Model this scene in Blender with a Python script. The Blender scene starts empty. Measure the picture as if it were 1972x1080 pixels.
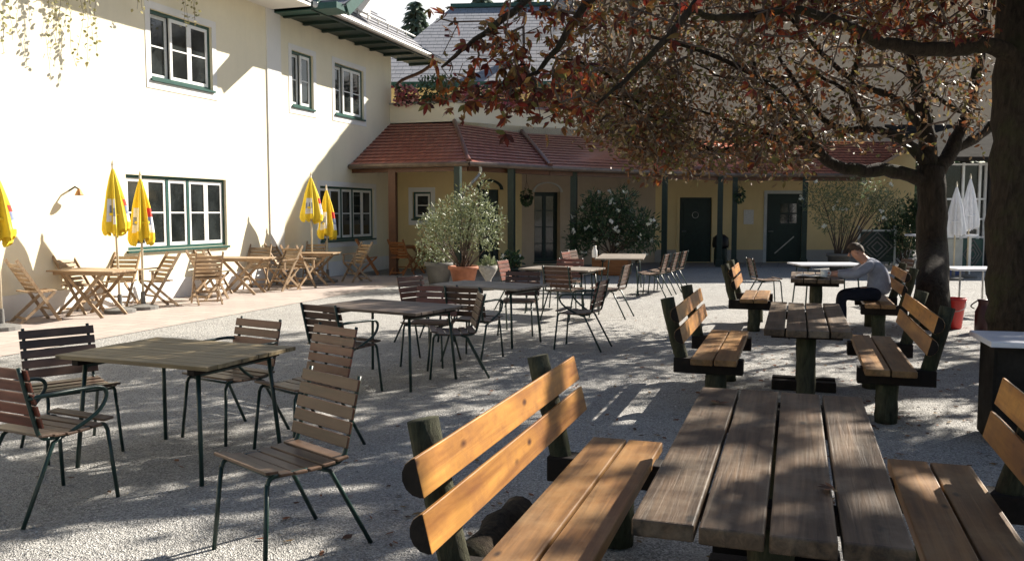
import bpy, math, random
import numpy as np
from mathutils import Vector, Matrix
random.seed(7); rng = np.random.default_rng(7)
C = bpy.context.scene.collection
PI = math.pi; R = math.radians
V = Vector

# ------------------------------------------------------------------ camera
FPX, CXP, CYP, CAMH = 1680.0, 986.0, 540.0, 1.62
YAW, PITCH = R(18.0), math.atan(130 / FPX)
def _ray(px, py):
    x = (px - CXP) / FPX; y = 1.0; z = -(py - CYP) / FPX
    c, s = math.cos(PITCH), math.sin(PITCH)
    y, z = y * c + z * s, -y * s + z * c
    c, s = math.cos(YAW), math.sin(YAW)
    return V((x * c - y * s, x * s + y * c, z))
def G(px, py, z=0.0):                       # photo pixel -> point at height z
    r = _ray(px, py); t = (z - CAMH) / r.z
    return V((r.x * t, r.y * t, z))
VIEW = V((-math.sin(YAW) * math.cos(PITCH), math.cos(YAW) * math.cos(PITCH), -math.sin(PITCH)))
def AT(px, py, D):                          # photo pixel -> point at depth D
    r = _ray(px, py); t = D / r.dot(VIEW)
    return V((0, 0, CAMH)) + r * t

# ------------------------------------------------------------------ node helpers
def newmat(name):
    m = bpy.data.materials.new(name); m.use_nodes = True
    nt = m.node_tree; nt.nodes.clear()
    out = nt.nodes.new('ShaderNodeOutputMaterial')
    return m, nt, out
def N(nt, typ, **kw):
    n = nt.nodes.new(typ)
    for k, v in kw.items():
        if k.startswith('_'): setattr(n, k[1:], v)
        else: n.inputs[k].default_value = v
    return n
def L(nt, a, b): nt.links.new(a, b)
def rgba(c): return (c[0], c[1], c[2], 1.0)
def ramp(nt, stops, fac, interp='LINEAR'):
    r = nt.nodes.new('ShaderNodeValToRGB'); r.color_ramp.interpolation = interp
    el = r.color_ramp.elements
    while len(el) < len(stops): el.new(0.5)
    for e, (p, c) in zip(el, stops): e.position = p; e.color = rgba(c)
    L(nt, fac, r.inputs[0]); return r.outputs[0]
def mixc(nt, fac, a, b, mode='MIX'):
    m = nt.nodes.new('ShaderNodeMix'); m.data_type = 'RGBA'; m.blend_type = mode
    for s, v in ((0, fac), (6, a), (7, b)):
        if hasattr(v, 'links') or hasattr(v, 'is_linked'): L(nt, v, m.inputs[s])
        elif s == 0: m.inputs[0].default_value = v
        else: m.inputs[s].default_value = rgba(v)
    return m.outputs[2]
def noise(nt, vec, scale, detail=4, rough=.6, dist=0.0):
    n = N(nt, 'ShaderNodeTexNoise', Scale=scale, Detail=detail, Roughness=rough, Distortion=dist)
    if vec is not None: L(nt, vec, n.inputs['Vector'])
    return n.outputs['Fac']
def bump(nt, h, strength, dist):
    b = N(nt, 'ShaderNodeBump', Strength=strength, Distance=dist); L(nt, h, b.inputs['Height']); return b.outputs[0]
def principled(nt, out, col, rough=.6, normal=None, spec=.4, metal=0.0):
    p = nt.nodes.new('ShaderNodeBsdfPrincipled')
    for k, v in (('Base Color', col), ('Roughness', rough)):
        if hasattr(v, 'is_linked'): L(nt, v, p.inputs[k])
        else: p.inputs[k].default_value = rgba(v) if k == 'Base Color' else v
    p.inputs['Specular IOR Level'].default_value = spec
    p.inputs['Metallic'].default_value = metal
    if normal is not None: L(nt, normal, p.inputs['Normal'])
    L(nt, p.outputs[0], out.inputs[0]); return p

def plain(name, col, rough=.6, var=.12, scale=6.0, spec=.4, bmp=0.0, metal=0.0, bscale=None):
    m, nt, out = newmat(name)
    tc = nt.nodes.new('ShaderNodeTexCoord')
    f = noise(nt, tc.outputs['Object'], scale, 5, .65)
    d = tuple(c * (1 - var * 1.6) for c in col); l = tuple(min(1, c * (1 + var)) for c in col)
    col_o = ramp(nt, [(.3, d), (.7, l)], f)
    nrm = bump(nt, noise(nt, tc.outputs['Object'], bscale or scale * 8, 4), bmp, .01) if bmp else None
    principled(nt, out, col_o, rough, nrm, spec, metal); return m

def wood(name, dark, light, axis=0, rough=.6, grain=26.0, along=1.6, wear=None, wearamt=.5, bmp=.35, spec=.35, knots=True):
    m, nt, out = newmat(name)
    tc = nt.nodes.new('ShaderNodeTexCoord'); geo = nt.nodes.new('ShaderNodeNewGeometry')
    oi = nt.nodes.new('ShaderNodeObjectInfo')
    add = N(nt, 'ShaderNodeVectorMath', _operation='ADD'); L(nt, tc.outputs['Object'], add.inputs[0])
    sc = N(nt, 'ShaderNodeMath', _operation='MULTIPLY'); sc.inputs[1].default_value = 37.0
    L(nt, geo.outputs['Random Per Island'], sc.inputs[0])
    ad2 = N(nt, 'ShaderNodeMath', _operation='MULTIPLY_ADD'); ad2.inputs[1].default_value = 53.0
    L(nt, oi.outputs['Random'], ad2.inputs[0]); L(nt, sc.outputs[0], ad2.inputs[2])
    L(nt, ad2.outputs[0], add.inputs[1])
    mp = nt.nodes.new('ShaderNodeMapping'); L(nt, add.outputs[0], mp.inputs[0])
    s = [grain] * 3; s[axis] = along; mp.inputs['Scale'].default_value = s
    g = noise(nt, mp.outputs[0], 1.0, 7, .68, .9)
    mp2 = nt.nodes.new('ShaderNodeMapping'); L(nt, add.outputs[0], mp2.inputs[0])
    s2 = [grain * .28] * 3; s2[axis] = along * .55; mp2.inputs['Scale'].default_value = s2
    g2 = noise(nt, mp2.outputs[0], 1.0, 3, .5, 2.2)
    mid = tuple((a + b) / 2 for a, b in zip(dark, light))
    c1 = ramp(nt, [(.28, dark), (.5, mid), (.72, light)], g)
    c2 = ramp(nt, [(.35, dark), (.65, light)], g2)
    col = mixc(nt, .42, c1, c2)
    if knots:
        vo = N(nt, 'ShaderNodeTexVoronoi', Scale=1.0)
        mp3 = nt.nodes.new('ShaderNodeMapping'); L(nt, add.outputs[0], mp3.inputs[0])
        s3 = [7.0] * 3; s3[axis] = 3.2; mp3.inputs['Scale'].default_value = s3
        L(nt, mp3.outputs[0], vo.inputs['Vector'])
        k = ramp(nt, [(.05, (1, 1, 1)), (.13, (0, 0, 0))], vo.outputs['Distance'])
        col = mixc(nt, k, col, tuple(c * .45 for c in dark))
    tint = N(nt, 'ShaderNodeMapRange'); tint.inputs['To Min'].default_value = .72; tint.inputs['To Max'].default_value = 1.22
    L(nt, geo.outputs['Random Per Island'], tint.inputs[0])
    hs = N(nt, 'ShaderNodeHueSaturation'); L(nt, col, hs.inputs['Color']); L(nt, tint.outputs[0], hs.inputs['Value'])
    col = hs.outputs[0]
    if wear:
        w = noise(nt, add.outputs[0], 3.1, 6, .7)
        wf = ramp(nt, [(.45, (0, 0, 0)), (.68, (wearamt,) * 3)], w)
        col = mixc(nt, wf, col, wear)
    nrm = bump(nt, g, bmp, .004)
    principled(nt, out, col, rough, nrm, spec); return m

def leafmat(name, palette, transl=.35, rough=.5, spec=.3):
    m, nt, out = newmat(name)
    geo = nt.nodes.new('ShaderNodeNewGeometry')
    n = len(palette); stops = [((i) / n, c) for i, c in enumerate(palette)]
    col = ramp(nt, stops, geo.outputs['Random Per Island'], 'CONSTANT')
    p = nt.nodes.new('ShaderNodeBsdfPrincipled'); L(nt, col, p.inputs['Base Color'])
    p.inputs['Roughness'].default_value = rough; p.inputs['Specular IOR Level'].default_value = spec
    t = nt.nodes.new('ShaderNodeBsdfTranslucent'); L(nt, col, t.inputs[0])
    mx = nt.nodes.new('ShaderNodeMixShader'); mx.inputs[0].default_value = transl
    L(nt, p.outputs[0], mx.inputs[1]); L(nt, t.outputs[0], mx.inputs[2]); L(nt, mx.outputs[0], out.inputs[0])
    return m

# ------------------------------------------------------------------ materials
def gravel_mat():
    m, nt, out = newmat('gravel')
    tc = nt.nodes.new('ShaderNodeTexCoord'); o = tc.outputs['Object']
    v1 = N(nt, 'ShaderNodeTexVoronoi', Scale=120.0); L(nt, o, v1.inputs['Vector'])
    v2 = N(nt, 'ShaderNodeTexVoronoi', Scale=38.0); L(nt, o, v2.inputs['Vector'])
    sep = nt.nodes.new('ShaderNodeSeparateColor'); L(nt, v1.outputs['Color'], sep.inputs[0])
    c1 = ramp(nt, [(.0, (.13, .127, .122)), (.45, (.34, .33, .312)), (.8, (.48, .465, .44)), (1, (.68, .665, .64))], sep.outputs[0])
    big = noise(nt, o, .55, 6, .65)
    c2 = mixc(nt, ramp(nt, [(.38, (0, 0, 0)), (.66, (.42,) * 3)], big), c1, (.24, .228, .21))
    fine = noise(nt, o, 6.0, 6, .75)
    c3 = mixc(nt, ramp(nt, [(.42, (0, 0, 0)), (.7, (.45,) * 3)], fine), c2, (.50, .485, .45))
    h = N(nt, 'ShaderNodeMath', _operation='ADD'); L(nt, v1.outputs['Distance'], h.inputs[0]); L(nt, v2.outputs['Distance'], h.inputs[1])
    h2 = N(nt, 'ShaderNodeMath', _operation='MULTIPLY_ADD'); L(nt, fine, h2.inputs[0]); h2.inputs[1].default_value = 1.5; L(nt, h.outputs[0], h2.inputs[2])
    principled(nt, out, c3, .92, bump(nt, h2.outputs[0], .9, .012), .2); return m
def brickmat(name, c1, c2, mortar, scale, bw, bh, ms, rough=.7, bmp=.5, coord='UV', offset=.5, spec=.4, stain=None):
    m, nt, out = newmat(name)
    tc = nt.nodes.new('ShaderNodeTexCoord')
    b = N(nt, 'ShaderNodeTexBrick', Scale=scale); b.offset = offset
    b.inputs['Color1'].default_value = rgba(c1); b.inputs['Color2'].default_value = rgba(c2); b.inputs['Mortar'].default_value = rgba(mortar)
    b.inputs['Mortar Size'].default_value = ms; b.inputs['Brick Width'].default_value = bw; b.inputs['Row Height'].default_value = bh
    b.inputs['Mortar Smooth'].default_value = .3
    L(nt, tc.outputs[coord], b.inputs['Vector'])
    f = noise(nt, tc.outputs['Object'], 5.0, 6, .7)
    col = mixc(nt, ramp(nt, [(.35, (0, 0, 0)), (.75, (.55,) * 3)], f), b.outputs['Color'], stain or tuple(c * .55 for c in c1))
    inv = N(nt, 'ShaderNodeMath', _operation='SUBTRACT'); inv.inputs[0].default_value = 1.0; L(nt, b.outputs['Fac'], inv.inputs[1])
    ad = N(nt, 'ShaderNodeMath', _operation='MULTIPLY_ADD'); L(nt, f, ad.inputs[0]); ad.inputs[1].default_value = .5; L(nt, inv.outputs[0], ad.inputs[2])
    principled(nt, out, col, rough, bump(nt, ad.outputs[0], bmp, .02), spec); return m
def plaster(name, col, var=.07):
    m, nt, out = newmat(name)
    tc = nt.nodes.new('ShaderNodeTexCoord'); o = tc.outputs['Object']
    f = noise(nt, o, .9, 7, .7); f2 = noise(nt, o, 60.0, 3)
    mp = nt.nodes.new('ShaderNodeMapping'); L(nt, o, mp.inputs[0]); mp.inputs['Scale'].default_value = (2.2, 2.2, .25)
    f3 = noise(nt, mp.outputs[0], 1.0, 6, .7)
    c = ramp(nt, [(.3, tuple(x * (1 - 2 * var) for x in col)), (.7, col)], f)
    c = mixc(nt, ramp(nt, [(.5, (0, 0, 0)), (.8, (.25,) * 3)], f3), c, tuple(x * .7 for x in col))
    principled(nt, out, c, .85, bump(nt, f2, .25, .004), .2); return m
def barkmat(name, dark, light, moss=None):
    m, nt, out = newmat(name)
    tc = nt.nodes.new('ShaderNodeTexCoord'); o = tc.outputs['Object']
    mp = nt.nodes.new('ShaderNodeMapping'); L(nt, o, mp.inputs[0]); mp.inputs['Scale'].default_value = (22, 22, 5)
    f = noise(nt, mp.outputs[0], 1.0, 7, .7, .6)
    c = ramp(nt, [(.3, dark), (.7, light)], f)
    if moss: c = mixc(nt, ramp(nt, [(.5, (0, 0, 0)), (.68, (.6,) * 3)], noise(nt, o, 2.3, 5)), c, moss)
    principled(nt, out, c, .9, bump(nt, f, .9, .03), .2); return m
def glassmat(name, base=(.012, .014, .014)):
    m, nt, out = newmat(name)
    tc = nt.nodes.new('ShaderNodeTexCoord'); o = tc.outputs['Object']
    c = ramp(nt, [(.4, base), (.75, tuple(x * 3.5 for x in base))], noise(nt, o, 1.7, 4))
    principled(nt, out, c, .06, bump(nt, noise(nt, o, 1.3, 2), .06, .05), .55); return m

M = {}
M['gravel'] = gravel_mat()
M['paving'] = brickmat('paving_slabs', (.44, .37, .33), (.37, .31, .28), (.20, .18, .16), 1.0, .42, .28, .008, .8, .35, 'Object', .5, .3, (.30, .26, .23))
M['flag'] = brickmat('verandah_flags', (.30, .29, .28), (.25, .245, .24), (.12, .12, .12), 1.0, .5, .5, .01, .75, .3, 'Object', 0, .3)
M['cream'] = plaster('cream_plaster', (.84, .775, .595), .05)
M['yellow'] = plaster('yellow_plaster', (.78, .62, .33))
M['beige'] = plaster('beige_plaster', (.54, .44, .33), .12)
M['grey_plaster'] = plaster('grey_plinth', (.40, .39, .37))
M['white_plaster'] = plaster('white_plaster', (.78, .77, .74), .04)
M['white'] = plain('white_paint', (.78, .78, .76), .45, .05, 9)
M['green'] = plain('dark_green_paint', (.022, .075, .062), .4, .15, 12)
M['greenp'] = plain('green_post_paint', (.011, .028, .022), .5, .2, 9)
M['glass'] = glassmat('window_glass')
M['tile'] = brickmat('red_roof_tiles', (.56, .185, .115), (.40, .11, .07), (.11, .04, .03), 1.0, .19, .21, .012, .34, .8, 'UV', .5, .6, (.22, .09, .07))
M['grey_roof'] = brickmat('grey_roof_tiles', (.34, .34, .36), (.29, .29, .31), (.17, .17, .18), 1.0, .3, .3, .012, .8, .5, 'UV', .5, .15)
M['zinc'] = plain('zinc_gutter', (.42, .41, .39), .4, .15, 8, .5, 0, .55)
M['copper'] = plain('weathered_copper_gutter', (.17, .125, .095), .45, .2, 6, .5, 0, .4)
M['brown_pipe'] = plain('brown_pipe', (.12, .05, .025), .45, .15, 8)
M['table_wood'] = wood('weathered_picnic_wood', (.010, .0055, .003), (.18, .112, .064), 1, .46, 34, 1.0, (.31, .25, .18), .42, 1.0)
M['bench_wood'] = wood('honey_bench_wood', (.13, .034, .007), (.62, .30, .065), 1, .42, 17, .8, (.17, .065, .025), .75, .45, .4)
M['seat_wood'] = wood('worn_seat_wood', (.06, .024, .008), (.37, .19, .065), 1, .45, 24, 1.0, (.38, .26, .13), .4, .6, .4)
M['log'] = barkmat('treated_log', (.018, .018, .012), (.09, .088, .055), (.03, .042, .018))
M['logend'] = plain('dark_timber', (.018, .013, .010), .8, .3, 8, .25, .4)
M['slat'] = wood('red_brown_slats', (.05, .015, .009), (.20, .06, .036), 0, .4, 24, 1.6, (.20, .11, .08), .4, .25, .45, False)
M['slat_dark'] = wood('dark_brown_slats', (.035, .02, .014), (.12, .066, .045), 0, .4, 24, 1.6, (.12, .08, .06), .4, .25, .45, False)
M['slat_shaded'] = wood('shaded_back_slats', (.028, .011, .006), (.11, .048, .028), 0, .42, 24, 1.6, (.11, .072, .052), .25, .25, .4, False)  # darker copy of the slats, backlit shade put into the backrest colour
M['slat_grey'] = wood('sun_bleached_slats', (.045, .024, .015), (.17, .105, .068), 0, .45, 24, 1.6, (.24, .17, .13), .4, .25, .4, False)
M['gt_wood'] = wood('garden_table_wood', (.09, .062, .03), (.37, .285, .16), 0, .6, 22, 1.0, (.26, .21, .13), .5, .35)
M['gt_dark'] = wood('dark_table_wood', (.045, .032, .026), (.17, .125, .10), 0, .5, 22, 1.2, (.2, .16, .13), .5, .35)
M['gt_pale'] = wood('pale_table_wood', (.11, .09, .07), (.34, .29, .24), 0, .55, 22, 1.2, (.36, .33, .29), .5, .3)
M['teak'] = wood('folding_teak', (.16, .095, .05), (.47, .33, .20), 0, .6, 18, 2.0, (.42, .35, .26), .6, .25, .3, False)
M['teak2'] = wood('orange_folding_wood', (.20, .07, .025), (.40, .17, .06), 0, .55, 18, 2.0, None, .5, .25, .3, False)
M['metal'] = plain('green_metal_tube', (.012, .035, .028), .35, .25, 10, .5)
M['black'] = plain('black_metal', (.012, .012, .013), .45, .2, 10)
M['bark'] = barkmat('dark_bark', (.009, .007, .005), (.048, .037, .028), (.035, .04, .015))
M['bark2'] = barkmat('brown_bark', (.012, .009, .006), (.065, .048, .033), (.05, .055, .02))
M['twig'] = plain('twig_bark', (.10, .072, .055), .8, .35, 5)
M['twig_pale'] = plain('pale_twig_bark', (.15, .11, .085), .75, .4, 4)
M['red_leaf'] = leafmat('red_leaves', [(.17, .025, .014), (.10, .02, .014), (.24, .045, .016), (.06, .018, .014), (.15, .065, .02), (.12, .025, .02), (.30, .10, .025), (.09, .035, .015), (.15, .085, .028), (.12, .11, .03), (.19, .12, .04)], .45)
M['brown_leaf'] = leafmat('brown_leaves', [(.15, .085, .04), (.10, .06, .03), (.21, .125, .06), (.08, .05, .03), (.17, .06, .025), (.15, .12, .04), (.26, .17, .09), (.10, .07, .045), (.18, .15, .055), (.12, .045, .025), (.17, .13, .09), (.32, .24, .15), (.13, .13, .045), (.20, .075, .025)], .4)
M['olive_leaf'] = leafmat('grey_green_leaves', [(.17, .20, .10), (.23, .26, .15), (.12, .15, .07), (.30, .33, .22), (.20, .21, .09)], .25, .45, .5)
M['dark_leaf'] = leafmat('dark_green_leaves', [(.035, .075, .03), (.05, .10, .04), (.025, .055, .025), (.06, .11, .05), (.04, .07, .035)], .25, .4, .5)
M['oleander'] = leafmat('oleander_leaves', [(.12, .17, .08), (.17, .21, .12), (.25, .27, .18), (.09, .13, .055), (.19, .19, .10)], .35)
M['vine_leaf'] = leafmat('pale_creeper_leaves', [(.40, .36, .18), (.30, .29, .13), (.46, .42, .26), (.24, .24, .11)], .4)
M['conifer'] = leafmat('hazed_conifer_needles', [(.11, .15, .11), (.14, .18, .13), (.09, .13, .10), (.17, .21, .16)], .2)  # needle tones paled, distance haze is put into the colour
M['white_flower'] = leafmat('white_blossom', [(.78, .78, .70), (.70, .72, .60), (.8, .78, .74)], .3)
M['pink_flower'] = leafmat('pink_blossom', [(.55, .18, .22), (.62, .30, .30), (.48, .12, .16), (.66, .40, .38)], .3)
M['terracotta'] = plain('terracotta', (.38, .15, .085), .75, .15, 7, .3, .2)
M['concrete'] = plain('concrete', (.17, .165, .155), .85, .12, 6, .2, .3)
M['yellow_cloth'] = plain('yellow_canvas', (.80, .58, .045), .75, .06, 8, .2, .2)
M['white_cloth'] = plain('white_canvas', (.76, .77, .80), .8, .06, 8, .2, .2)
M['red_cloth'] = plain('red_print', (.62, .07, .05), .75, .08, 8, .2)
M['grey_cloth'] = plain('grey_blue_print', (.28, .33, .46), .75, .2, 30, .2)
M['pole'] = plain('pale_pole', (.58, .50, .36), .5, .1, 8)
M['plastic_red'] = plain('red_plastic', (.62, .03, .025), .35, .08, 6, .5)
M['maroon'] = plain('maroon_paint', (.055, .012, .012), .45, .12, 6, .5)
M['white_top'] = plain('white_laminate', (.74, .75, .80), .3, .04, 5, .5)
M['blue'] = plain('blue_paint', (.06, .10, .28), .5, .1, 6)
M['panel_grey'] = plain('pale_grey_panel', (.52, .54, .52), .6, .08, 5)
M['skin'] = plain('skin', (.52, .27, .19), .55, .06, 12, .35)
M['hair'] = plain('grey_brown_hair', (.075, .05, .035), .7, .3, 60, .3, .3)
M['sweater'] = plain('grey_blue_sweater', (.30, .315, .38), .9, .1, 14, .15, .4)
M['trousers'] = plain('dark_trousers', (.018, .02, .032), .9, .15, 20, .15, .3)
M['shoe'] = plain('dark_leather', (.02, .014, .01), .5, .15, 20)
M['paper'] = plain('newsprint', (.70, .69, .66), .85, .12, 26, .15)
M['porcelain'] = plain('white_porcelain', (.8, .8, .78), .2, .02, 5, .5)
M['stone_white'] = plain('pale_stone', (.34, .32, .29), .85, .25, 14, .2, .5)
M['brass'] = plain('brass_lamp', (.42, .20, .07), .4, .15, 8, .5, 0, .4)
M['litter'] = leafmat('fallen_leaves', [(.16, .055, .025), (.10, .045, .025), (.22, .09, .04), (.07, .035, .02), (.19, .12, .05)], .15, .7)
M['matt_dark'] = plain('matt_dark_boards', (.03, .027, .024), .95, .3, 5, .04, .3)
M['pebble'] = leafmat('pebbles', [(.30, .29, .27), (.45, .44, .41), (.20, .195, .185), (.60, .58, .55), (.36, .33, .29)], 0.0, .85, .2)
M['chimney'] = plain('dark_chimney', (.07, .07, .075), .7, .2, 5, .3, .3)

# ------------------------------------------------------------------ mesh builder
class MB:
    def __init__(s, off=(0, 0, 0)):
        s.v = []; s.f = []; s.mi = []; s.uv = []; s.off = V(off); s.cur = 0
    def face(s, pts, uv=None):
        n = len(s.v); s.v += [V(p) for p in pts]; s.f.append(tuple(range(n, n + len(pts)))); s.mi.append(s.cur)
        s.uv.append(uv or [(0, 0)] * len(pts))
    def _raw(s, vs, fs):
        n = len(s.v); s.v += [V(p) for p in vs]
        for f in fs: s.f.append(tuple(i + n for i in f)); s.mi.append(s.cur); s.uv.append([(0, 0)] * len(f))
    def hexa(s, p):       # 8 pts: bottom 4 ccw, top 4 ccw
        s._raw(p, [(3, 2, 1, 0), (4, 5, 6, 7), (0, 1, 5, 4), (1, 2, 6, 5), (2, 3, 7, 6), (3, 0, 4, 7)])
    def box(s, c, d, M3=None):
        c = V(c); hx, hy, hz = d[0] / 2, d[1] / 2, d[2] / 2
        p = [V(q) for q in ((-hx, -hy, -hz), (hx, -hy, -hz), (hx, hy, -hz), (-hx, hy, -hz), (-hx, -hy, hz), (hx, -hy, hz), (hx, hy, hz), (-hx, hy, hz))]
        if M3 is not None: p = [M3 @ q for q in p]
        s.hexa([c + q for q in p])
    def bar(s, a, b, w, h, up=(0, 0, 1)):     # rectangular bar from a to b, w sideways, h along up
        a, b = V(a), V(b); d = (b - a).normalized(); up = V(up)
        if abs(d.dot(up)) > .98: up = V((0, 1, 0))
        x = d.cross(up).normalized(); z = x.cross(d).normalized()
        x *= w / 2; z *= h / 2
        s.hexa([a - x - z, a + x - z, b + x - z, b - x - z, a - x + z, a + x + z, b + x + z, b - x + z])
    def tube(s, pts, r, seg=8, cap=True):
        pts = [V(p) for p in pts]; n = len(pts)
        if not hasattr(r, '__len__'): r = [r] * n
        base = len(s.v); t0 = (pts[1] - pts[0]).normalized()
        ref = V((0, 0, 1)) if abs(t0.z) < .9 else V((1, 0, 0))
        x = t0.cross(ref).normalized()
        for i in range(n):
            t = (pts[min(i + 1, n - 1)] - pts[max(i - 1, 0)])
            if t.length < 1e-9: t = t0
            t.normalize(); x = (x - t * x.dot(t))
            if x.length < 1e-6: x = t.orthogonal()
            x.normalize(); y = t.cross(x)
            for k in range(seg):
                a = 2 * PI * k / seg
                s.v.append(pts[i] + (x * math.cos(a) + y * math.sin(a)) * r[i])
        for i in range(n - 1):
            for k in range(seg):
                a = base + i * seg + k; b = base + i * seg + (k + 1) % seg
                s.f.append((a, b, b + seg, a + seg)); s.mi.append(s.cur); s.uv.append([(0, 0)] * 4)
        if cap:
            s.f.append(tuple(base + k for k in reversed(range(seg)))); s.mi.append(s.cur); s.uv.append([(0, 0)] * seg)
            s.f.append(tuple(base + (n - 1) * seg + k for k in range(seg))); s.mi.append(s.cur); s.uv.append([(0, 0)] * seg)
    def lathe(s, prof, c=(0, 0, 0), seg=16, rad=None):
        c = V(c); base = len(s.v)
        for i, (r, z) in enumerate(prof):
            for k in range(seg):
                a = 2 * PI * k / seg; rr = r * (rad(a, z) if rad else 1)
                s.v.append(c + V((rr * math.cos(a), rr * math.sin(a), z)))
        for i in range(len(prof) - 1):
            for k in range(seg):
                a = base + i * seg + k; b = base + i * seg + (k + 1) % seg
                s.f.append((a, b, b + seg, a + seg)); s.mi.append(s.cur); s.uv.append([(0, 0)] * 4)
        s.f.append(tuple(base + k for k in reversed(range(seg)))); s.mi.append(s.cur); s.uv.append([(0, 0)] * seg)
        s.f.append(tuple(base + (len(prof) - 1) * seg + k for k in range(seg))); s.mi.append(s.cur); s.uv.append([(0, 0)] * seg)
    def leaf(s, p, d, nrm, ln, w):     # pointed, slightly folded leaf of two quads
        d = d.normalized(); x = d.cross(nrm)
        if x.length < 1e-4: x = d.orthogonal()
        x.normalize(); n = x.cross(d)
        n0 = len(s.v)
        s.v += [p, p + d * ln * .35 + x * w * .5 - n * w * .15, p + d * ln * .7 + x * w * .38 - n * w * .2, p + d * ln - n * w * .35,
                p + d * ln * .7 - x * w * .38 - n * w * .2, p + d * ln * .35 - x * w * .5 - n * w * .15]
        s.f += [(n0, n0 + 1, n0 + 2, n0 + 3), (n0, n0 + 3, n0 + 4, n0 + 5)]; s.mi += [s.cur] * 2; s.uv += [[(0, 0)] * 4] * 2
    def build(s, name, mats, parent=None, smooth=False, bevel=0.0, kind=None):
        me = bpy.data.meshes.new(name)
        o3 = s.off
        me.from_pydata([(p.x - o3.x, p.y - o3.y, p.z - o3.z) for p in s.v], [], s.f)
        if not isinstance(mats, (list, tuple)): mats = [mats]
        for m in mats: me.materials.append(M[m] if isinstance(m, str) else m)
        if len(mats) > 1: me.polygons.foreach_set('material_index', s.mi)
        if any(u[0] != u[-1] for u in s.uv):
            ul = me.uv_layers.new(name='UVMap')
            ul.data.foreach_set('uv', [c for u in s.uv for q in u for c in q])
        if smooth: me.polygons.foreach_set('use_smooth', [True] * len(me.polygons))
        me.update()
        o = bpy.data.objects.new(name, me); C.objects.link(o)
        if parent is not None: o.parent = parent
        if kind: o['kind'] = kind
        if bevel:
            b = o.modifiers.new('bevel', 'BEVEL'); b.width = bevel; b.segments = 2; b.limit_method = 'ANGLE'
        return o

def tag(o, label, cat, group=None, kind=None):
    o['label'] = label; o['category'] = cat
    if group: o['group'] = group
    if kind: o['kind'] = kind
    return o
def thing(name, label, cat, loc=(0, 0, 0), rz=0.0, group=None):
    o = bpy.data.objects.new(name, None); C.objects.link(o); o.empty_display_size = .1
    o.location = loc; o.rotation_euler = (0, 0, rz)
    return tag(o, label, cat, group)
def children_of(o): return [c for c in bpy.data.objects if c.parent == o]
def dup(root, loc, rz, label):
    r = root.copy(); C.objects.link(r); r.location = loc; r.rotation_euler = (0, 0, rz); r['label'] = label
    for ch in children_of(root):
        c = ch.copy(); C.objects.link(c); c.parent = r
        for g in children_of(ch):
            d = g.copy(); C.objects.link(d); d.parent = c
    return r
def structure(name, mb, mat, **k):
    return mb.build(name, mat, kind='structure', **k)
def bez(pts, n=6):        # Catmull-Rom through pts
    pts = [V(p) for p in pts]; P = [pts[0] * 2 - pts[1]] + pts + [pts[-1] * 2 - pts[-2]]; out = []
    for i in range(1, len(P) - 2):
        for k in range(n):
            t = k / n; a, b, c, d = P[i - 1], P[i], P[i + 1], P[i + 2]
            out.append(.5 * ((2 * b) + (c - a) * t + (2 * a - 5 * b + 4 * c - d) * t * t + (3 * b - a - 3 * c + d) * t ** 3))
    out.append(pts[-1]); return out

# ------------------------------------------------------------------ ground
g = MB(); n = 24; S = 160
xs = [-S + 2 * S * i / n for i in range(n + 1)]
for i in range(n):
    for j in range(n):
        g.face([(xs[i], xs[j], 0), (xs[i + 1], xs[j], 0), (xs[i + 1], xs[j + 1], 0), (xs[i], xs[j + 1], 0)])
structure('ground', g, 'gravel')
WX = -11.25                                   # plane of the long cream wall
p = MB(); p.face([(WX, -2, .006), (-8.5, -2, .006), (-8.5, 20.2, .006), (WX, 20.2, .006)]); structure('paving', p, 'paving')

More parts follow.
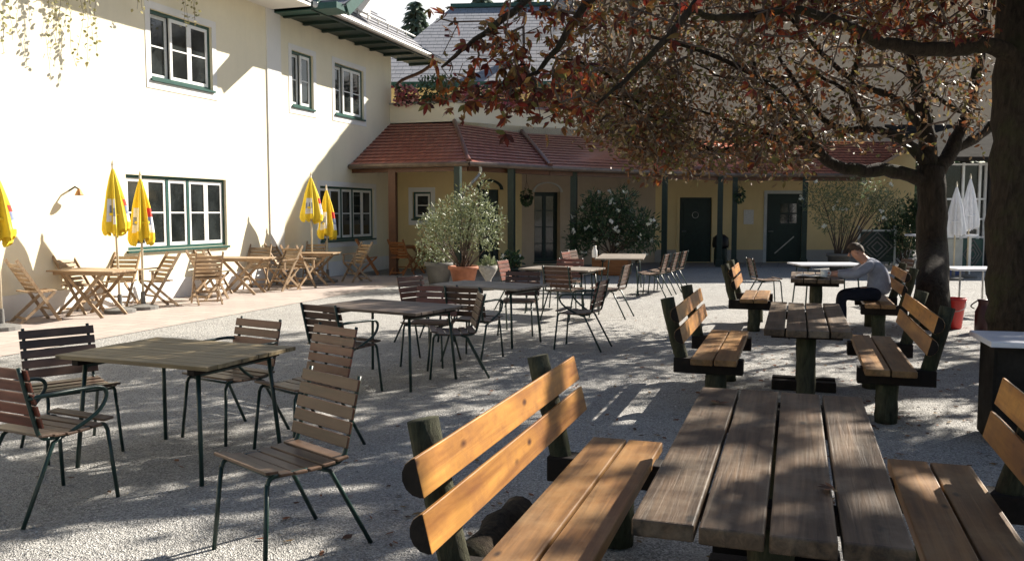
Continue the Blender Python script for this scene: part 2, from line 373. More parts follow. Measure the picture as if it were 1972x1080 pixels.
# ------------------------------------------------------------------ wall with openings (local u along, n out, z up)
class Wall:
    def __init__(s, o, u, off): s.o = V(o); s.u = V(u).normalized(); s.n = V((s.u.y, -s.u.x, 0)); s.off = off
    def P(s, u, n, z): return s.o + s.u * u + s.n * n + V((0, 0, z))
    def bx(s, mb, u0, u1, n0, n1, z0, z1):
        P = s.P
        mb.hexa([P(u0, n1, z0), P(u1, n1, z0), P(u1, n0, z0), P(u0, n0, z0), P(u0, n1, z1), P(u1, n1, z1), P(u1, n0, z1), P(u0, n0, z1)])
    def panel(s, mb, u0, u1, z0, z1, holes, depth=.2):
        us = sorted({u0, u1, *[h[0] for h in holes], *[h[1] for h in holes]}); zs = sorted({z0, z1, *[h[2] for h in holes], *[h[3] for h in holes]})
        for i in range(len(us) - 1):
            for j in range(len(zs) - 1):
                cu, cz = (us[i] + us[i + 1]) / 2, (zs[j] + zs[j + 1]) / 2
                if any(h[0] < cu < h[1] and h[2] < cz < h[3] for h in holes): continue
                mb.face([s.P(us[i], 0, zs[j]), s.P(us[i + 1], 0, zs[j]), s.P(us[i + 1], 0, zs[j + 1]), s.P(us[i], 0, zs[j + 1])])
        for a, b, c, d in holes:
            P = s.P; D = -depth
            mb.face([P(a, 0, c), P(a, D, c), P(a, D, d), P(a, 0, d)]); mb.face([P(b, D, c), P(b, 0, c), P(b, 0, d), P(b, D, d)])
            mb.face([P(a, D, d), P(b, D, d), P(b, 0, d), P(a, 0, d)]); mb.face([P(a, 0, c), P(b, 0, c), P(b, D, c), P(a, D, c)])
    def window(s, root, a, b, c, d, cols, rows=2, frame='green', sash='white', trim=.13, rec=.055, mull=None, sill=True, open_first=False):
        # cols: list of sash groups, each a number of lights
        off = s.off; f = MB(off); fw = .055
        s.bx(f, a, b, -rec - .06, -rec, d - fw, d); s.bx(f, a, b, -rec - .06, -rec, c, c + fw)
        s.bx(f, a, a + fw, -rec - .06, -rec, c + fw, d - fw); s.bx(f, b - fw, b, -rec - .06, -rec, c + fw, d - fw)
        tot = sum(cols); gap = .07; usable = (b - a - 2 * fw - gap * (len(cols) - 1)); x = a + fw; spans = []
        for i, k in enumerate(cols):
            w = usable * k / tot; spans.append((x, x + w, k))
            if i < len(cols) - 1: s.bx(f, x + w, x + w + gap, -rec - .06, -rec, c + fw, d - fw)
            x += w + gap
        fo = f.build('window', frame, root)
        sm = MB(off); sw = .062; z0, z1 = c + fw, d - fw
        panes = []
        for (x0, x1, k) in spans:
            lw = (x1 - x0) / k
            for j in range(k):
                y0, y1 = x0 + j * lw, x0 + (j + 1) * lw; m0, m1 = -rec - .045, -rec - .012
                if open_first and j == 0 and (x0 == spans[0][0]):
                    # casement tilted inward: same parts swung a little
                    m0 -= .07; m1 -= .07
                s.bx(sm, y0, y0 + sw, m0, m1, z0, z1); s.bx(sm, y1 - sw, y1, m0, m1, z0, z1)
                s.bx(sm, y0 + sw, y1 - sw, m0, m1, z0, z0 + sw); s.bx(sm, y0 + sw, y1 - sw, m0, m1, z1 - sw, z1)
                for q in range(1, rows):
                    zz = z0 + (z1 - z0) * q / rows; s.bx(sm, y0 + sw, y1 - sw, m0 + .005, m1 - .005, zz - .014, zz + .014)
                panes.append((y0 + sw, y1 - sw, (m0 + m1) / 2))
        sm.build('sash', sash, fo)
        pm = MB(off)
        for (y0, y1, m) in panes: pm.face([s.P(y0, m, z0 + sw), s.P(y1, m, z0 + sw), s.P(y1, m, z1 - sw), s.P(y0, m, z1 - sw)])
        pm.build('pane', 'glass', fo)
        bk = MB(off); bk.face([s.P(a, -rec - .2, c), s.P(b, -rec - .2, c), s.P(b, -rec - .2, d), s.P(a, -rec - .2, d)])
        if sill:
            sl = MB(off); s.bx(sl, a - .03, b + .03, -rec + .002, .05, c - .045, c - .002); sl.build('sill', frame, fo)
        if trim:
            t = MB(off); e = .012
            s.bx(t, a - trim, b + trim, .001, e, d, d + trim); s.bx(t, a - trim, b + trim, .001, e, c - trim - .05, c - .05)
            s.bx(t, a - trim, a, .001, e, c - .05, d); s.bx(t, b, b + trim, .001, e, c - .05, d)
            t.build('surround', 'white_plaster', fo)
        return fo

# ------------------------------------------------------------------ long cream guest house on the left
GH = V((WX, 17.0, 0))
house = thing('guest_house', 'cream plastered guest house with green framed windows along the terrace', 'house', GH)
W = Wall((WX, 0, 0), (0, 1, 0), GH)           # u = world Y, n = +X
holes = dict(up1=(13.33, 15.10, 4.07, 5.32), lo1=(12.6, 15.45, .95, 2.30), lo2=(19.2, 22.12, .92, 2.29),
             up2=(18.02, 18.98, 4.12, 5.40), up3=(20.02, 21.58, 4.14, 5.43), lo0=(7.0, 9.52, .95, 2.30), up0=(8.3, 10.0, 4.07, 5.32))
wm = MB(GH); W.panel(wm, -3.0, 23.3, 0, 6.3, list(holes.values()))
wm.face([(WX, 23.3, 0), (WX - 9, 23.3, 0), (WX - 9, 23.3, 6.3), (WX, 23.3, 6.3)])
wm.build('wall', 'cream', house)
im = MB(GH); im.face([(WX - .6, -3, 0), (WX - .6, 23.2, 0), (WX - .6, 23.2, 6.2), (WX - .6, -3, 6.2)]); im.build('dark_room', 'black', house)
W.window(house, *holes['up1'], [3], open_first=True); W.window(house, *holes['lo1'], [2, 1, 2], trim=0); W.window(house, *holes['lo2'], [2, 1, 2])
W.window(house, *holes['up2'], [2], open_first=True); W.window(house, *holes['up3'], [3], open_first=True)
W.window(house, *holes['lo0'], [2, 1, 2]); W.window(house, *holes['up0'], [3])
pl = MB(GH); W.bx(pl, 17.0, 17.55, .001, .03, 0, 6.2); pl.build('pilaster', 'white_plaster', house)
pb = MB(GH); W.bx(pb, -3, 16.99, .001, .02, 0, .38); pb.build('plinth', 'white_plaster', house); pb = MB(GH); W.bx(pb, 17.56, 23.29, .001, .02, 0, .38); pb.build('plinth', 'white_plaster', house)
# roofs: right section (lower eave), left section further out
def roof_sheet(mb, e0, e1, t1, t0, rows, cols_m=1.0, th=.018):
    e0, e1, t0, t1 = map(V, (e0, e1, t0, t1))
    nrm = (e1 - e0).cross(t0 - e0).normalized()
    if nrm.z < 0: nrm = -nrm
    wid = (e1 - e0).length; hgt = ((t0 - e0).length + (t1 - e1).length) / 2
    for i in range(rows):
        a, b = i / rows, (i + 1) / rows
        p0 = e0.lerp(t0, a) + nrm * (th * 1.6); p1 = e1.lerp(t1, a) + nrm * (th * 1.6); q1 = e1.lerp(t1, b) + nrm * th * .2; q0 = e0.lerp(t0, b) + nrm * th * .2
        du = (e0.lerp(t0, a) - e0).dot((e1 - e0).normalized())
        du1 = (e0.lerp(t0, b) - e0).dot((e1 - e0).normalized())
        wa = (p1 - p0).length; wb = (q1 - q0).length
        ro = .095 * (i % 2)
        mb.face([p0, p1, q1, q0], [(du + ro, .01), (du + wa + ro, .01), (du1 + wb + ro, .2), (du1 + ro, .2)])
        mb.face([p0 - nrm * th * 1.6, p1 - nrm * th * 1.6, p1, p0], [(du + ro, 0), (du + wa + ro, 0), (du + wa + ro, .01), (du + ro, .01)])
EX, EZ = WX + .98, 6.2
rf = MB(GH)
roof_sheet(rf, (EX, 17.3, EZ), (EX, 24.6, EZ), (EX - 4.4, 24.6, EZ + 3.1), (EX - 4.4, 17.3, EZ + 3.1), 15)
rf.face([(EX, 17.3, EZ - .02), (EX, 24.6, EZ - .02), (EX - 4.4, 24.6, EZ + 3.08), (EX - 4.4, 17.3, EZ + 3.08)])
ro = rf.build('roof', 'grey_roof', house)
s_ = MB(GH); s_.box((EX - .5, 20.95, EZ - .07), (.96, 7.28, .05)); s_.bar((EX + .02, 17.3, EZ - .04), (EX + .02, 24.6, EZ - .04), .05, .2); 
for y in np.arange(17.7, 24.6, .85): s_.bar((EX - .95, y, EZ - .125), (EX - .05, y, EZ - .125), .09, .07)
s_.build('soffit', 'greenp', ro)
gt = MB(GH); gt.tube([(EX + .1, 17.3, EZ - .02), (EX + .1, 24.75, EZ - .06)], .07, 8); gt.build('gutter', 'zinc', ro)
sg = MB(GH)
for y in np.arange(17.8, 24.4, .6): sg.bar((EX - .72, y, EZ + .5), (EX - .72, y, EZ + .72), .03, .03)
sg.tube([(EX - .72, 17.5, EZ + .68), (EX - .72, 24.4, EZ + .68)], .025, 6); sg.build('snow_guard', 'zinc', ro)
r2 = MB(GH); E2X, E2Z = WX + 1.05, 6.14
roof_sheet(r2, (E2X, -3, E2Z + .16), (E2X, 17.2, E2Z + .16), (E2X - 4.5, 17.2, E2Z + 3.6), (E2X - 4.5, -3, E2Z + 3.6), 15); 
r2o = r2.build('roof', 'grey_roof', house)
c2 = MB(GH); c2.box((WX + .515, 7.1, E2Z + .02), (1.03, 20.2, .06)); c2.build('cove', 'white_plaster', r2o)
# green boxed verge of the projecting gable between the two roofs
vg = MB(GH); gx = WX + 1.6
vg.box((WX + .8, 17.62, 6.15), (1.6, .62, .14)); vg.bar((gx + .01, 17.75, 6.13), (gx + .01, 21.0, 8.36), .06, .26); vg.bar((gx - .75, 17.7, 6.25), (gx - .75, 21.0, 8.5), .1, .14); vg.build('verge', 'green', r2o)
gr_ = MB(GH); roof_sheet(gr_, (WX - 2.5, 17.6, 6.2), (gx + .05, 17.6, 6.2), (gx + .05, 21.0, 8.56), (WX - 2.5, 21.0, 8.56), 14)
gr_.face([(WX - 2.5, 17.6, 6.17), (gx + .05, 17.6, 6.17), (gx + .05, 21.0, 8.53), (WX - 2.5, 21.0, 8.53)]); roof_sheet(gr_, (gx + .05, 22.3, 7.66), (WX - 2.5, 22.3, 7.66), (WX - 2.5, 21.0, 8.56), (gx + .05, 21.0, 8.56), 6); gr_.build('gable_roof', 'grey_roof', r2o)
gw_ = MB(GH); gw_.face([(WX + .02, 17.9, 6.3), (WX + .02, 22.0, 6.3), (WX + .02, 22.0, 7.75), (WX + .02, 21.0, 8.45)]); gw_.build('gable_wall', 'white_plaster', r2o)
# dormer
dm = MB(GH); dx = EX - .9
dm.hexa([(dx, 19.0, EZ + .7), (dx, 20.6, EZ + .7), (dx - 2.2, 20.6, EZ + .7), (dx - 2.2, 19.0, EZ + .7), (dx, 19.0, EZ + 1.5), (dx, 20.6, EZ + 1.5), (dx - 2.2, 20.6, EZ + 1.5), (dx - 2.2, 19.0, EZ + 1.5)])
do = dm.build('dormer', 'white', house)
dr = MB(GH)
for sgn in (1, -1):
    y0, y1 = 19.8 + sgn * 1.15, 19.8
    dr.hexa([(dx + .35, y0, EZ + 1.25), (dx - 2.4, y0, EZ + 1.25), (dx - 2.4, y1, EZ + 2.2), (dx + .35, y1, EZ + 2.2), (dx + .35, y0, EZ + 1.37), (dx - 2.4, y0, EZ + 1.37), (dx - 2.4, y1, EZ + 2.32), (dx + .35, y1, EZ + 2.32)])
dr.build('dormer_roof', 'grey_roof', do)
bb = MB(GH)
for sgn in (1, -1): bb.bar((dx + .37, 19.8 + sgn * 1.15, EZ + 1.25), (dx + .37, 19.8, EZ + 2.22), .04, .2)
bb.build('bargeboard', 'green', do)
ch = MB(GH); ch.box((EX - 1.9, 22.6, EZ + 1.7), (.8, .9, 1.9)); ch.box((EX - 1.9, 22.6, EZ + 2.72), (.95, 1.05, .12)); ch.build('chimney', 'chimney', ro)
# rain pipe at the far corner
dp = MB(GH); cz = AT(762, 130, 24.4)
dp.tube(bez([(EX + .1, 24.2, EZ - .1), (EX - .35, 24.0, EZ - .45), (WX + .12, 23.55, EZ - .8), (WX + .1, 23.5, EZ - 1.3), (WX + .1, 23.45, 4.2)], 5), .05, 8); dp.build('rain_pipe', 'brown_pipe', house)
# wall lamp
lm = MB(GH); lp = V((WX, 11.33, 1.98)); lm.tube([lp, lp + V((.12, 0, .06)), lp + V((.2, 0, .02))], .015, 6)
lo = lm.build('wall_lamp', 'black', house)
ls = MB(GH); ls.lathe([(.015, .03), (.035, 0), (.07, -.07), (.066, -.08)], lp + V((.2, 0, .0)), 12); ls.build('lamp_shade', 'brass', lo)

# ------------------------------------------------------------------ verandah building at the back
def fr(px, D): q = AT(px, 400, D); return V((q.x, q.y, 0))
W0, W1 = V((WX, 23.2, 0)), V((-9.25, 23.2, 0))
W2, W3, W4 = fr(1005, 26.3), fr(1262, 28.4), fr(1760, 28.4)
ET = [V((WX + .02, 20.75, 2.87)), G(903, 313, 2.86), AT(1060, 322, 22.4), AT(1283, 331, 25.0), AT(1417, 335, 26.3), AT(1660, 336, 26.5)]
TZ = [4.17, 4.15, 4.0, 3.95, 3.95, 3.95]
VH = V((-5, 25, 0))
ver = thing('verandah_house', 'yellow inn building behind the courtyard with a red tiled verandah roof', 'house', VH)
def wallseg(a, b): return Wall(a, (b - a), VH), (b - a).length
segs = [wallseg(W0, W1), wallseg(W1, W2), wallseg(W2, W3), wallseg(W3, W4)]
def upos(w, px):      # u coordinate on wall w seen at photo pixel px
    r = _ray(px, 400); d = V((r.x, r.y)); o = V((w.o.x, w.o.y)); u = V((w.u.x, w.u.y))
    den = d.x * u.y - d.y * u.x
    return -(d.x * o.y - d.y * o.x) / den if abs(den) > 1e-9 else 0
# wall A with its small window
w, ln = segs[0]; h = (upos(w, 795), upos(w, 830), 1.45, 2.22)
mb = MB(VH); w.panel(mb, 0, ln, 0, 4.2, [h]); mb.build('wall', 'yellow', ver); w.window(ver, *h, [1])
# wall B with dark arched entrance
w, ln = segs[1]; u0, u1 = upos(w, 922), upos(w, 962)
mb = MB(VH); w.panel(mb, 0, ln, 0, 4.2, [(u0, u1, 0.02, 2.3)]); mb.build('wall', 'yellow', ver)
def arch(mb, w, u0, u1, zs, n0, n1, th=.09, k=10):
    c, r = (u0 + u1) / 2, (u1 - u0) / 2
    for i in range(k):
        a, b = PI * i / k, PI * (i + 1) / k
        q = [(c - r * math.cos(t) * f, zs + r * .6 * math.sin(t) * f) for t, f in ((a, 1), (b, 1), (b, 1 + th / r), (a, 1 + th / r))]
        mb.hexa([w.P(q[0][0], n1, q[0][1]), w.P(q[1][0], n1, q[1][1]), w.P(q[1][0], n0, q[1][1]), w.P(q[0][0], n0, q[0][1]), w.P(q[3][0], n1, q[3][1]), w.P(q[2][0], n1, q[2][1]), w.P(q[2][0], n0, q[2][1]), w.P(q[3][0], n0, q[3][1])])
mb = MB(VH); w.bx(mb, u0, u1, -.12, -.06, .02, 2.3)
for k in range(3): w.bx(mb, u0 + .1 + k * (u1 - u0 - .1) / 3, u0 + (k + 1) * (u1 - u0 - .1) / 3, -.06, -.03, .2, 1.1)
do = mb.build('door', 'greenp', ver); hd = MB(VH); hd.tube([w.P(u1 - .12, -.03, 1.05), w.P(u1 - .12, .05, 1.05), w.P(u1 - .25, .05, 1.05)], .015, 6); hd.build('handle', 'zinc', do)
am = MB(VH); arch(am, w, u0 - .02, u1 + .02, 2.3, .0015, .05); am.build('door_arch', 'greenp', ver)
# wall C with arched window
w, ln = segs[2]; a, b = upos(w, 1029), upos(w, 1079)
mb = MB(VH); w.panel(mb, 0, ln, 0, 4.2, [(a, b, .12, 2.25)], .35); mb.build('wall', 'beige', ver)
wo = w.window(ver, a, b, .12, 2.25, [2], 4, 'greenp', 'greenp', 0, .2)
am = MB(VH); arch(am, w, a, b, 2.25, .0015, .04, .07); am.build('arch', 'panel_grey', wo)
# wall D with the two dark doors
w, ln = segs[3]; d1 = (upos(w, 1309), upos(w, 1371), .02, 2.12); d2 = (upos(w, 1477), upos(w, 1546), .02, 2.24)
mb = MB(VH); w.panel(mb, 0, ln, 0, 4.2, [d1, d2]); mb.build('wall', 'yellow', ver)
pm = MB(VH)
edges = [0, d1[0] - .1, d1[1] + .1, d2[0] - .1, d2[1] + .1, ln]
for k in (0, 2, 4): pm = MB(VH); w.bx(pm, edges[k], edges[k + 1], .001, .02, 0, .42); pm.build('plinth', 'grey_plaster', ver)
for i, (a, b, c, d) in enumerate((d1, d2)):
    mb = MB(VH); w.bx(mb, a, b, -.14, -.08, c, d)
    if i == 0:
        for q in ((.25, .95), (1.1, 1.95)): w.bx(mb, a + .14, b - .14, -.08, -.06, *q)
    else:
        w.bx(mb, a + .12, b - .12, -.08, -.06, .2, 1.05)
    do = mb.build('door', 'greenp', ver)
    t = MB(VH)
    w.bx(t, a - .1, a, .001, .022, 0, d); w.bx(t, b, b + .1, .001, .022, 0, d); w.bx(t, a - .1, b + .1, .001, .022, d, d + .1); t.build('door_frame', 'panel_grey' if i else 'yellow', do)
    hd = MB(VH); hd.tube([w.P(a + .1, -.08, 1.02), w.P(a + .1, .0, 1.02), w.P(a + .22, .0, 1.02)], .016, 6); hd.build('handle', 'zinc', do)
    if i == 0:
        sgn = MB(VH); ring = [w.P((a + b) / 2 + .1 * math.cos(t), -.05, 1.55 + .1 * math.sin(t)) for t in np.linspace(0, 2 * PI, 17)]; sgn.tube(ring, .012, 5, False); sgn.build('door_sign', 'zinc', do)
    else:
        pn = MB(VH); m0, m1 = a + .38 * (b - a), b - .15
        for q in range(2):
            for r_ in range(2):
                x0 = m0 + (m1 - m0) * q / 2 + .02; x1 = m0 + (m1 - m0) * (q + 1) / 2 - .02; z0 = 1.28 + .34 * r_; pn.face([w.P(x0, -.074, z0), w.P(x1, -.074, z0), w.P(x1, -.074, z0 + .3), w.P(x0, -.074, z0 + .3)])
        pn.build('pane', 'glass', do)
        st = MB(VH); st.bar(w.P(a + .3, -.05, .3), w.P(b - .25, -.05, .85), .02, .03); st.build('push_bar', 'zinc', do)
ps = MB(VH); up = upos(w, 1442); w.bx(ps, up - .16, up + .16, .001, .015, 1.25, 1.72); ps.build('notice', 'paper', ver)
# verandah roof
vr = MB(VH); wt = [W0, W1, W2, W3, W3.lerp(W4, .45), W4]
for i in range(5):
    a, b = ET[i], ET[i + 1]; ta, tb = wt[i] + V((0, 0, TZ[i])), wt[i + 1] + V((0, 0, TZ[i + 1]))
    roof_sheet(vr, a, b, tb, ta, 13)
    vr.face([a - V((0, 0, .03)), b - V((0, 0, .03)), tb - V((0, 0, .03)), ta - V((0, 0, .03))], [(0, 0), (.05, 0), (.05, .05), (0, .05)])
vro = vr.build('verandah_roof', 'tile', ver)
for nm, rr in (('ridge', .07),):
    for i in range(1, 5):
        rd = MB(VH); a, b = ET[i] + V((0, 0, .04)), wt[i] + V((0, 0, TZ[i] + .05)); rd.tube([a.lerp(b, t) for t in np.linspace(0, 1, 9)], [rr, rr * .85] * 4 + [rr], 8); rd.build('ridge_tiles', 'tile', vro)
gm = MB(VH); gp = [q + (V((q.x, q.y, 0)) - V((wt[i].x, wt[i].y, 0))).normalized() * .07 - V((0, 0, .04)) for i, q in enumerate(ET)]
for i in range(5): gm.tube([gp[i], gp[i + 1]], .065, 8)
gm.build('gutter', 'copper', vro)
fm = MB(VH)
for i in range(5):
    a = ET[i].lerp(V((wt[i].x, wt[i].y, ET[i].z)), .06) - V((0, 0, .12)); b = ET[i + 1].lerp(V((wt[i + 1].x, wt[i + 1].y, ET[i + 1].z)), .06) - V((0, 0, .12))
    fm.bar(a, b, .1, .16)
    a2, b2 = wt[i] + V((0, 0, TZ[i] - .12)), wt[i + 1] + V((0, 0, TZ[i + 1] - .12))
    k = max(2, int((b - a).length / .8))
    for j in range(k + 1):
        t = (j + .05) / (k + .1); e = a.lerp(b, t); q = a2.lerp(b2, t); fm.bar(e + V((0, 0, .12)), q + V((0, 0, .02)), .08, .1)
fm.build('rafters', 'brown_pipe', vro)
# posts under the eave
for px, D, wd in ((882, 20.9, .15), (985, 22.1, .16), (1105, 23.2, .16), (1280, 25.1, .15), (1387, 26.1, .15), (1415, 26.4, .15), (1550, 26.5, .16)):
    q = fr(px, D); po = MB(VH); po.bar((q.x, q.y, .012), (q.x, q.y, 2.72), wd, wd); po.bar((q.x, q.y, .0), (q.x, q.y, .22), wd + .06, wd + .06)
    u = V((math.cos(YAW), math.sin(YAW), 0))
    po.build('post', 'greenp', ver)
q = fr(757, 22.75); po = MB(VH); po.bar((q.x, q.y, 0), (q.x, q.y, 2.8), .2, .14); po.build('corner_board', 'brown_pipe', ver)
rp = MB(VH); rp.tube(bez([gp[1].lerp(gp[2], .12), gp[1].lerp(gp[2], .12) + V((0, .05, -.2)), fr(905, 21.6) + V((0, 0, 2.3)), fr(893, 22.2) + V((0, 0, 2.12)), fr(890, 22.4) + V((0, 0, 1.6))], 5), .04, 8); rp.build('rain_pipe', 'zinc', ver)
# terrace parapet above the left part, upper storey, grey roof
def inset(a, d): return a + V((-.35, .9, 0)).normalized() * d
pm = MB(VH)
for a, b in ((W0, W1), (W1, W2), (W2, W2.lerp(W3, .55))):
    n_ = V(((b - a).y, -(b - a).x, 0)).normalized()
    pm.hexa([a + V((0, 0, 4.0)), b + V((0, 0, 4.0)), b - n_ * .2 + V((0, 0, 4.0)), a - n_ * .2 + V((0, 0, 4.0)), a + V((0, 0, 4.72)), b + V((0, 0, 4.72)), b - n_ * .2 + V((0, 0, 4.72)), a - n_ * .2 + V((0, 0, 4.72))])
pm.build('parapet', 'cream', ver)
cp = MB(VH)
for a, b in ((W0, W1), (W1, W2), (W2, W2.lerp(W3, .55))):
    n_ = V(((b - a).y, -(b - a).x, 0)).normalized(); cp.bar(a - n_ * .1 + V((0, 0, 4.75)), b - n_ * .1 + V((0, 0, 4.75)), .3, .05)
cp.build('parapet_coping', 'grey_plaster', ver)
U0, U1 = V((-14.0, 28.6, 0)), V((-6.2, 31.0, 0))
uw = Wall(U0, U1 - U0, VH); ul = (U1 - U0).length
mb = MB(VH); ha = (upos(uw, 895) , upos(uw, 930), 4.6, 5.7); uw.panel(mb, 0, ul, 3.0, 6.3, [ha]); mb.build('wall', 'yellow', ver); uw.window(ver, *ha, [2])
ur = MB(VH); ue0, ue1 = U0 + V((-.5, -.9, 6.15)), U1 + V((1.2, -.6, 6.15)); ut0, ut1 = U0 + V((0, 6.2, 10.2)), U1 + V((0, 5.6, 10.2))
roof_sheet(ur, ue0, ue1, ut1, ut0, 22, th=.006); ur.face([ue0 - V((0, 0, .05)), ue1 - V((0, 0, .05)), ut1 - V((0, 0, .05)), ut0 - V((0, 0, .05))])
uro = ur.build('roof', 'grey_roof', ver)
us = MB(VH); us.bar(ue0 - V((0, 0, .1)), ue1 - V((0, 0, .1)), .08, .2); us.build('fascia', 'green', uro); us = MB(VH); us.bar(ut0 + V((0, 0, .06)), ut1 + V((0, 0, .06)), .3, .16)
us.build('ridge_cap', 'green', uro)
kx = AT(992, 75, 36.5); kc = MB(VH); kc.box(kx + V((0, 0, -.6)), (.9, .9, 2.2)); kc.box(kx + V((0, 0, .55)), (1.1, 1.1, .12)); kc.box(kx + V((0, 0, .8)), (.7, .7, .3)); kc.box(kx + V((0, 0, 1.0)), (1.05, 1.05, .1)); kc.build('chimney', 'chimney', uro)
# upper facade over the right half (behind the trees)
F0, F1 = W2.lerp(W3, .55), W4 + V((2.5, .8, 0))
fw_ = Wall(F0, W4 - F0, VH); fl = (W4 - F0).length
hs_ = []
mb = MB(VH); fw_.panel(mb, 0, fl + 3, 3.9, 8.8, hs_); mb.build('wall', 'beige', ver)
for h in hs_: fw_.window(ver, *h, [2])
fr_ = MB(VH); e0, e1 = fw_.P(-.6, .95, 8.5), fw_.P(fl + 3, .95, 8.5); t0, t1 = fw_.P(-.6, -6, 12.6), fw_.P(fl + 3, -6, 12.6)
roof_sheet(fr_, e0, e1, t1, t0, 18); fr_.face([e0 - V((0, 0, .05)), e1 - V((0, 0, .05)), t1 - V((0, 0, .05)), t0 - V((0, 0, .05))])
fr_.face([e0, t0, t0 - V((0, 0, 4.2)), e0 - V((0, 0, .05))])
fro = fr_.build('roof', 'grey_roof', ver)
# verandah floor
vf = MB(); vf.face([V((WX, 20.9, .004)), V((-7.9, 20.6, .004)), fr(1060, 22.6) + V((0, 0, .004)), fr(1290, 24.9) + V((0, 0, .004)), fr(1417, 25.9) + V((0, 0, .004)), fr(1760, 26.2) + V((0, 0, .004)), W4 + V((0, 0, .004)), W3 + V((0, 0, .004)), W2 + V((0, 0, .004)), W1 + V((0, 0, .004)), W0 + V((0, 0, .004))])
structure('verandah_floor', vf, 'flag')

# ------------------------------------------------------------------ picnic tables and benches
def planks(mb, x0, x1, n, y0, y1, z, th, gap, jit=.012):
    w = (x1 - x0 - gap * (n - 1)) / n
    for k in range(n):
        a = x0 + k * (w + gap); j0, j1 = random.uniform(-jit, jit), random.uniform(-jit, jit)
        mb.box((a + w / 2, (y0 + y1 + j0 + j1) / 2, z - th / 2 + random.uniform(-.003, .003)), (w, y1 - y0 + j1 - j0, th))
def log(mb, a, b, r, seg=14, wob=.006):
    a, b = V(a), V(b); pts = [a.lerp(b, t) + V((random.uniform(-wob, wob), random.uniform(-wob, wob), 0)) for t in np.linspace(0, 1, 6)]
    pts[0], pts[-1] = a, b
    mb.tube(pts, [r * random.uniform(.96, 1.04) for _ in pts], seg)
def picnic_table(label, loc, ln, wd, rz=0, n=4):
    t = thing('picnic_table', label, 'table', loc, rz, 'plank picnic tables under the trees')
    m = MB(); planks(m, -wd / 2, wd / 2, n, -ln / 2, ln / 2, .755, .052, .013); m.build('tabletop', 'table_wood', t, bevel=.006)
    for s in (-1, 1):
        y = s * ln * .3
        b = MB(); b.box((0, y, .675), (wd * .86, .09, .07)); b.build('batten', 'logend', t, bevel=.005)
        l = MB(); log(l, (0, y, 0), (0, y, .64), .075); l.build('leg', 'log', t, True)
        for e_ in (-.1, .1): f = MB(); f.box((0, y + e_, .045), (.56, .1, .09)); f.build('foot', 'logend', t, bevel=.008)
    return t
def picnic_bench(label, loc, ln, rz=0, face_wood='bench_wood'):
    # local: seat towards +x, backrest on the -x side
    t = thing('picnic_bench', label, 'bench', loc, rz, 'half log benches beside the picnic tables')
    m = MB(); planks(m, -.18, .18, 2, -ln / 2, ln / 2, .455, .05, .012); m.build('seat', 'seat_wood', t, bevel=.006)
    tilt = V((-.24, 0, .97)).normalized(); out = V((-.97, 0, -.24)).normalized()
    bm = MB()
    for k, s in enumerate((.235, .40)):
        c = V((-.185, 0, .42)) + tilt * s; hh = .064; dp = .062
        prof = [c - tilt * hh, c + tilt * hh]
        for q in range(7): a = PI * (q + .5) / 7; prof.append(c + tilt * hh * math.cos(a) + out * dp * math.sin(a))
        y0, y1 = -ln / 2 - .05 + k * .04 + random.uniform(-.03, .03), ln / 2 + .05 - k * .02 + random.uniform(-.03, .03)
        A = [V((p.x, y0, p.z)) for p in prof]; B = [V((p.x, y1, p.z)) for p in prof]; nn = len(prof)
        base = len(bm.v); bm.v += A + B
        for i in range(nn): bm.f.append((base + i, base + (i + 1) % nn, base + nn + (i + 1) % nn, base + nn + i)); bm.mi.append(0); bm.uv.append([(0, 0)] * 4)
        bm.f.append(tuple(base + i for i in reversed(range(nn)))); bm.mi.append(1); bm.uv.append([(0, 0)] * nn)
        bm.f.append(tuple(base + nn + i for i in range(nn))); bm.mi.append(1); bm.uv.append([(0, 0)] * nn)
    bm.build('backrest', [face_wood, 'logend'], t, bevel=.004)  # face keeps its honey tone, end caps darkened to carry their shade
    for s in (-1, 1):
        y = s * ln * .36
        b = MB(); b.box((-.06, y, .365), (.56, .13, .125)); b.build('beam', 'logend', t, bevel=.008)
        l = MB(); log(l, (0, y, 0), (0, y, .30), .085); l.build('leg', 'log', t, True)
        p = MB(); a = V((-.262, y, .33)); log(p, a, a + V((-.24, 0, .97)).normalized() * .60, .055); p.build('back_post', 'log', t, True)
    return t
picnic_table('large weathered four plank picnic table nearest the camera with fallen leaves on it', (-.055, 3.40, 0), 1.98, .74)
picnic_bench('honey coloured half log bench in front, sunlit backrest and worn two plank seat', (-.80, 3.42, 0), 1.95, 0)
picnic_bench('honey bench cut by the right picture edge beside the nearest picnic table', (.62, 3.45, 0), 1.95, PI, 'bench_wood')
picnic_table('middle picnic table standing between the front table and the seated man', (.10, 7.80, 0), 2.1, .62)
picnic_bench('dark bench seen end on, left of the middle picnic table', (-.60, 7.95, 0), 1.85, 0)
picnic_bench('brown bench with orange backrest right of the middle picnic table, before the tree', (.70, 7.95, 0), 1.95, PI)
picnic_table('farthest picnic table with a newspaper, where the man in grey sits', (.28, 12.8, 0), 1.5, .66)
picnic_bench('bench with glowing yellow backrest on the courtyard side of the farthest picnic table', (-.52, 12.9, 0), 1.5, 0)
picnic_bench('dark bench that carries the seated man in the grey jumper', (1.05, 12.8, 0), 1.7, PI)
tl = MB(); a, b = G(1000, 985, .06), G(900, 1085, .06); log(tl, a, b, .085, 14, .02)
tag(tl.build('timber_log', 'bark2', None, True), 'rough brown timber log lying on the gravel under the front bench', 'log')

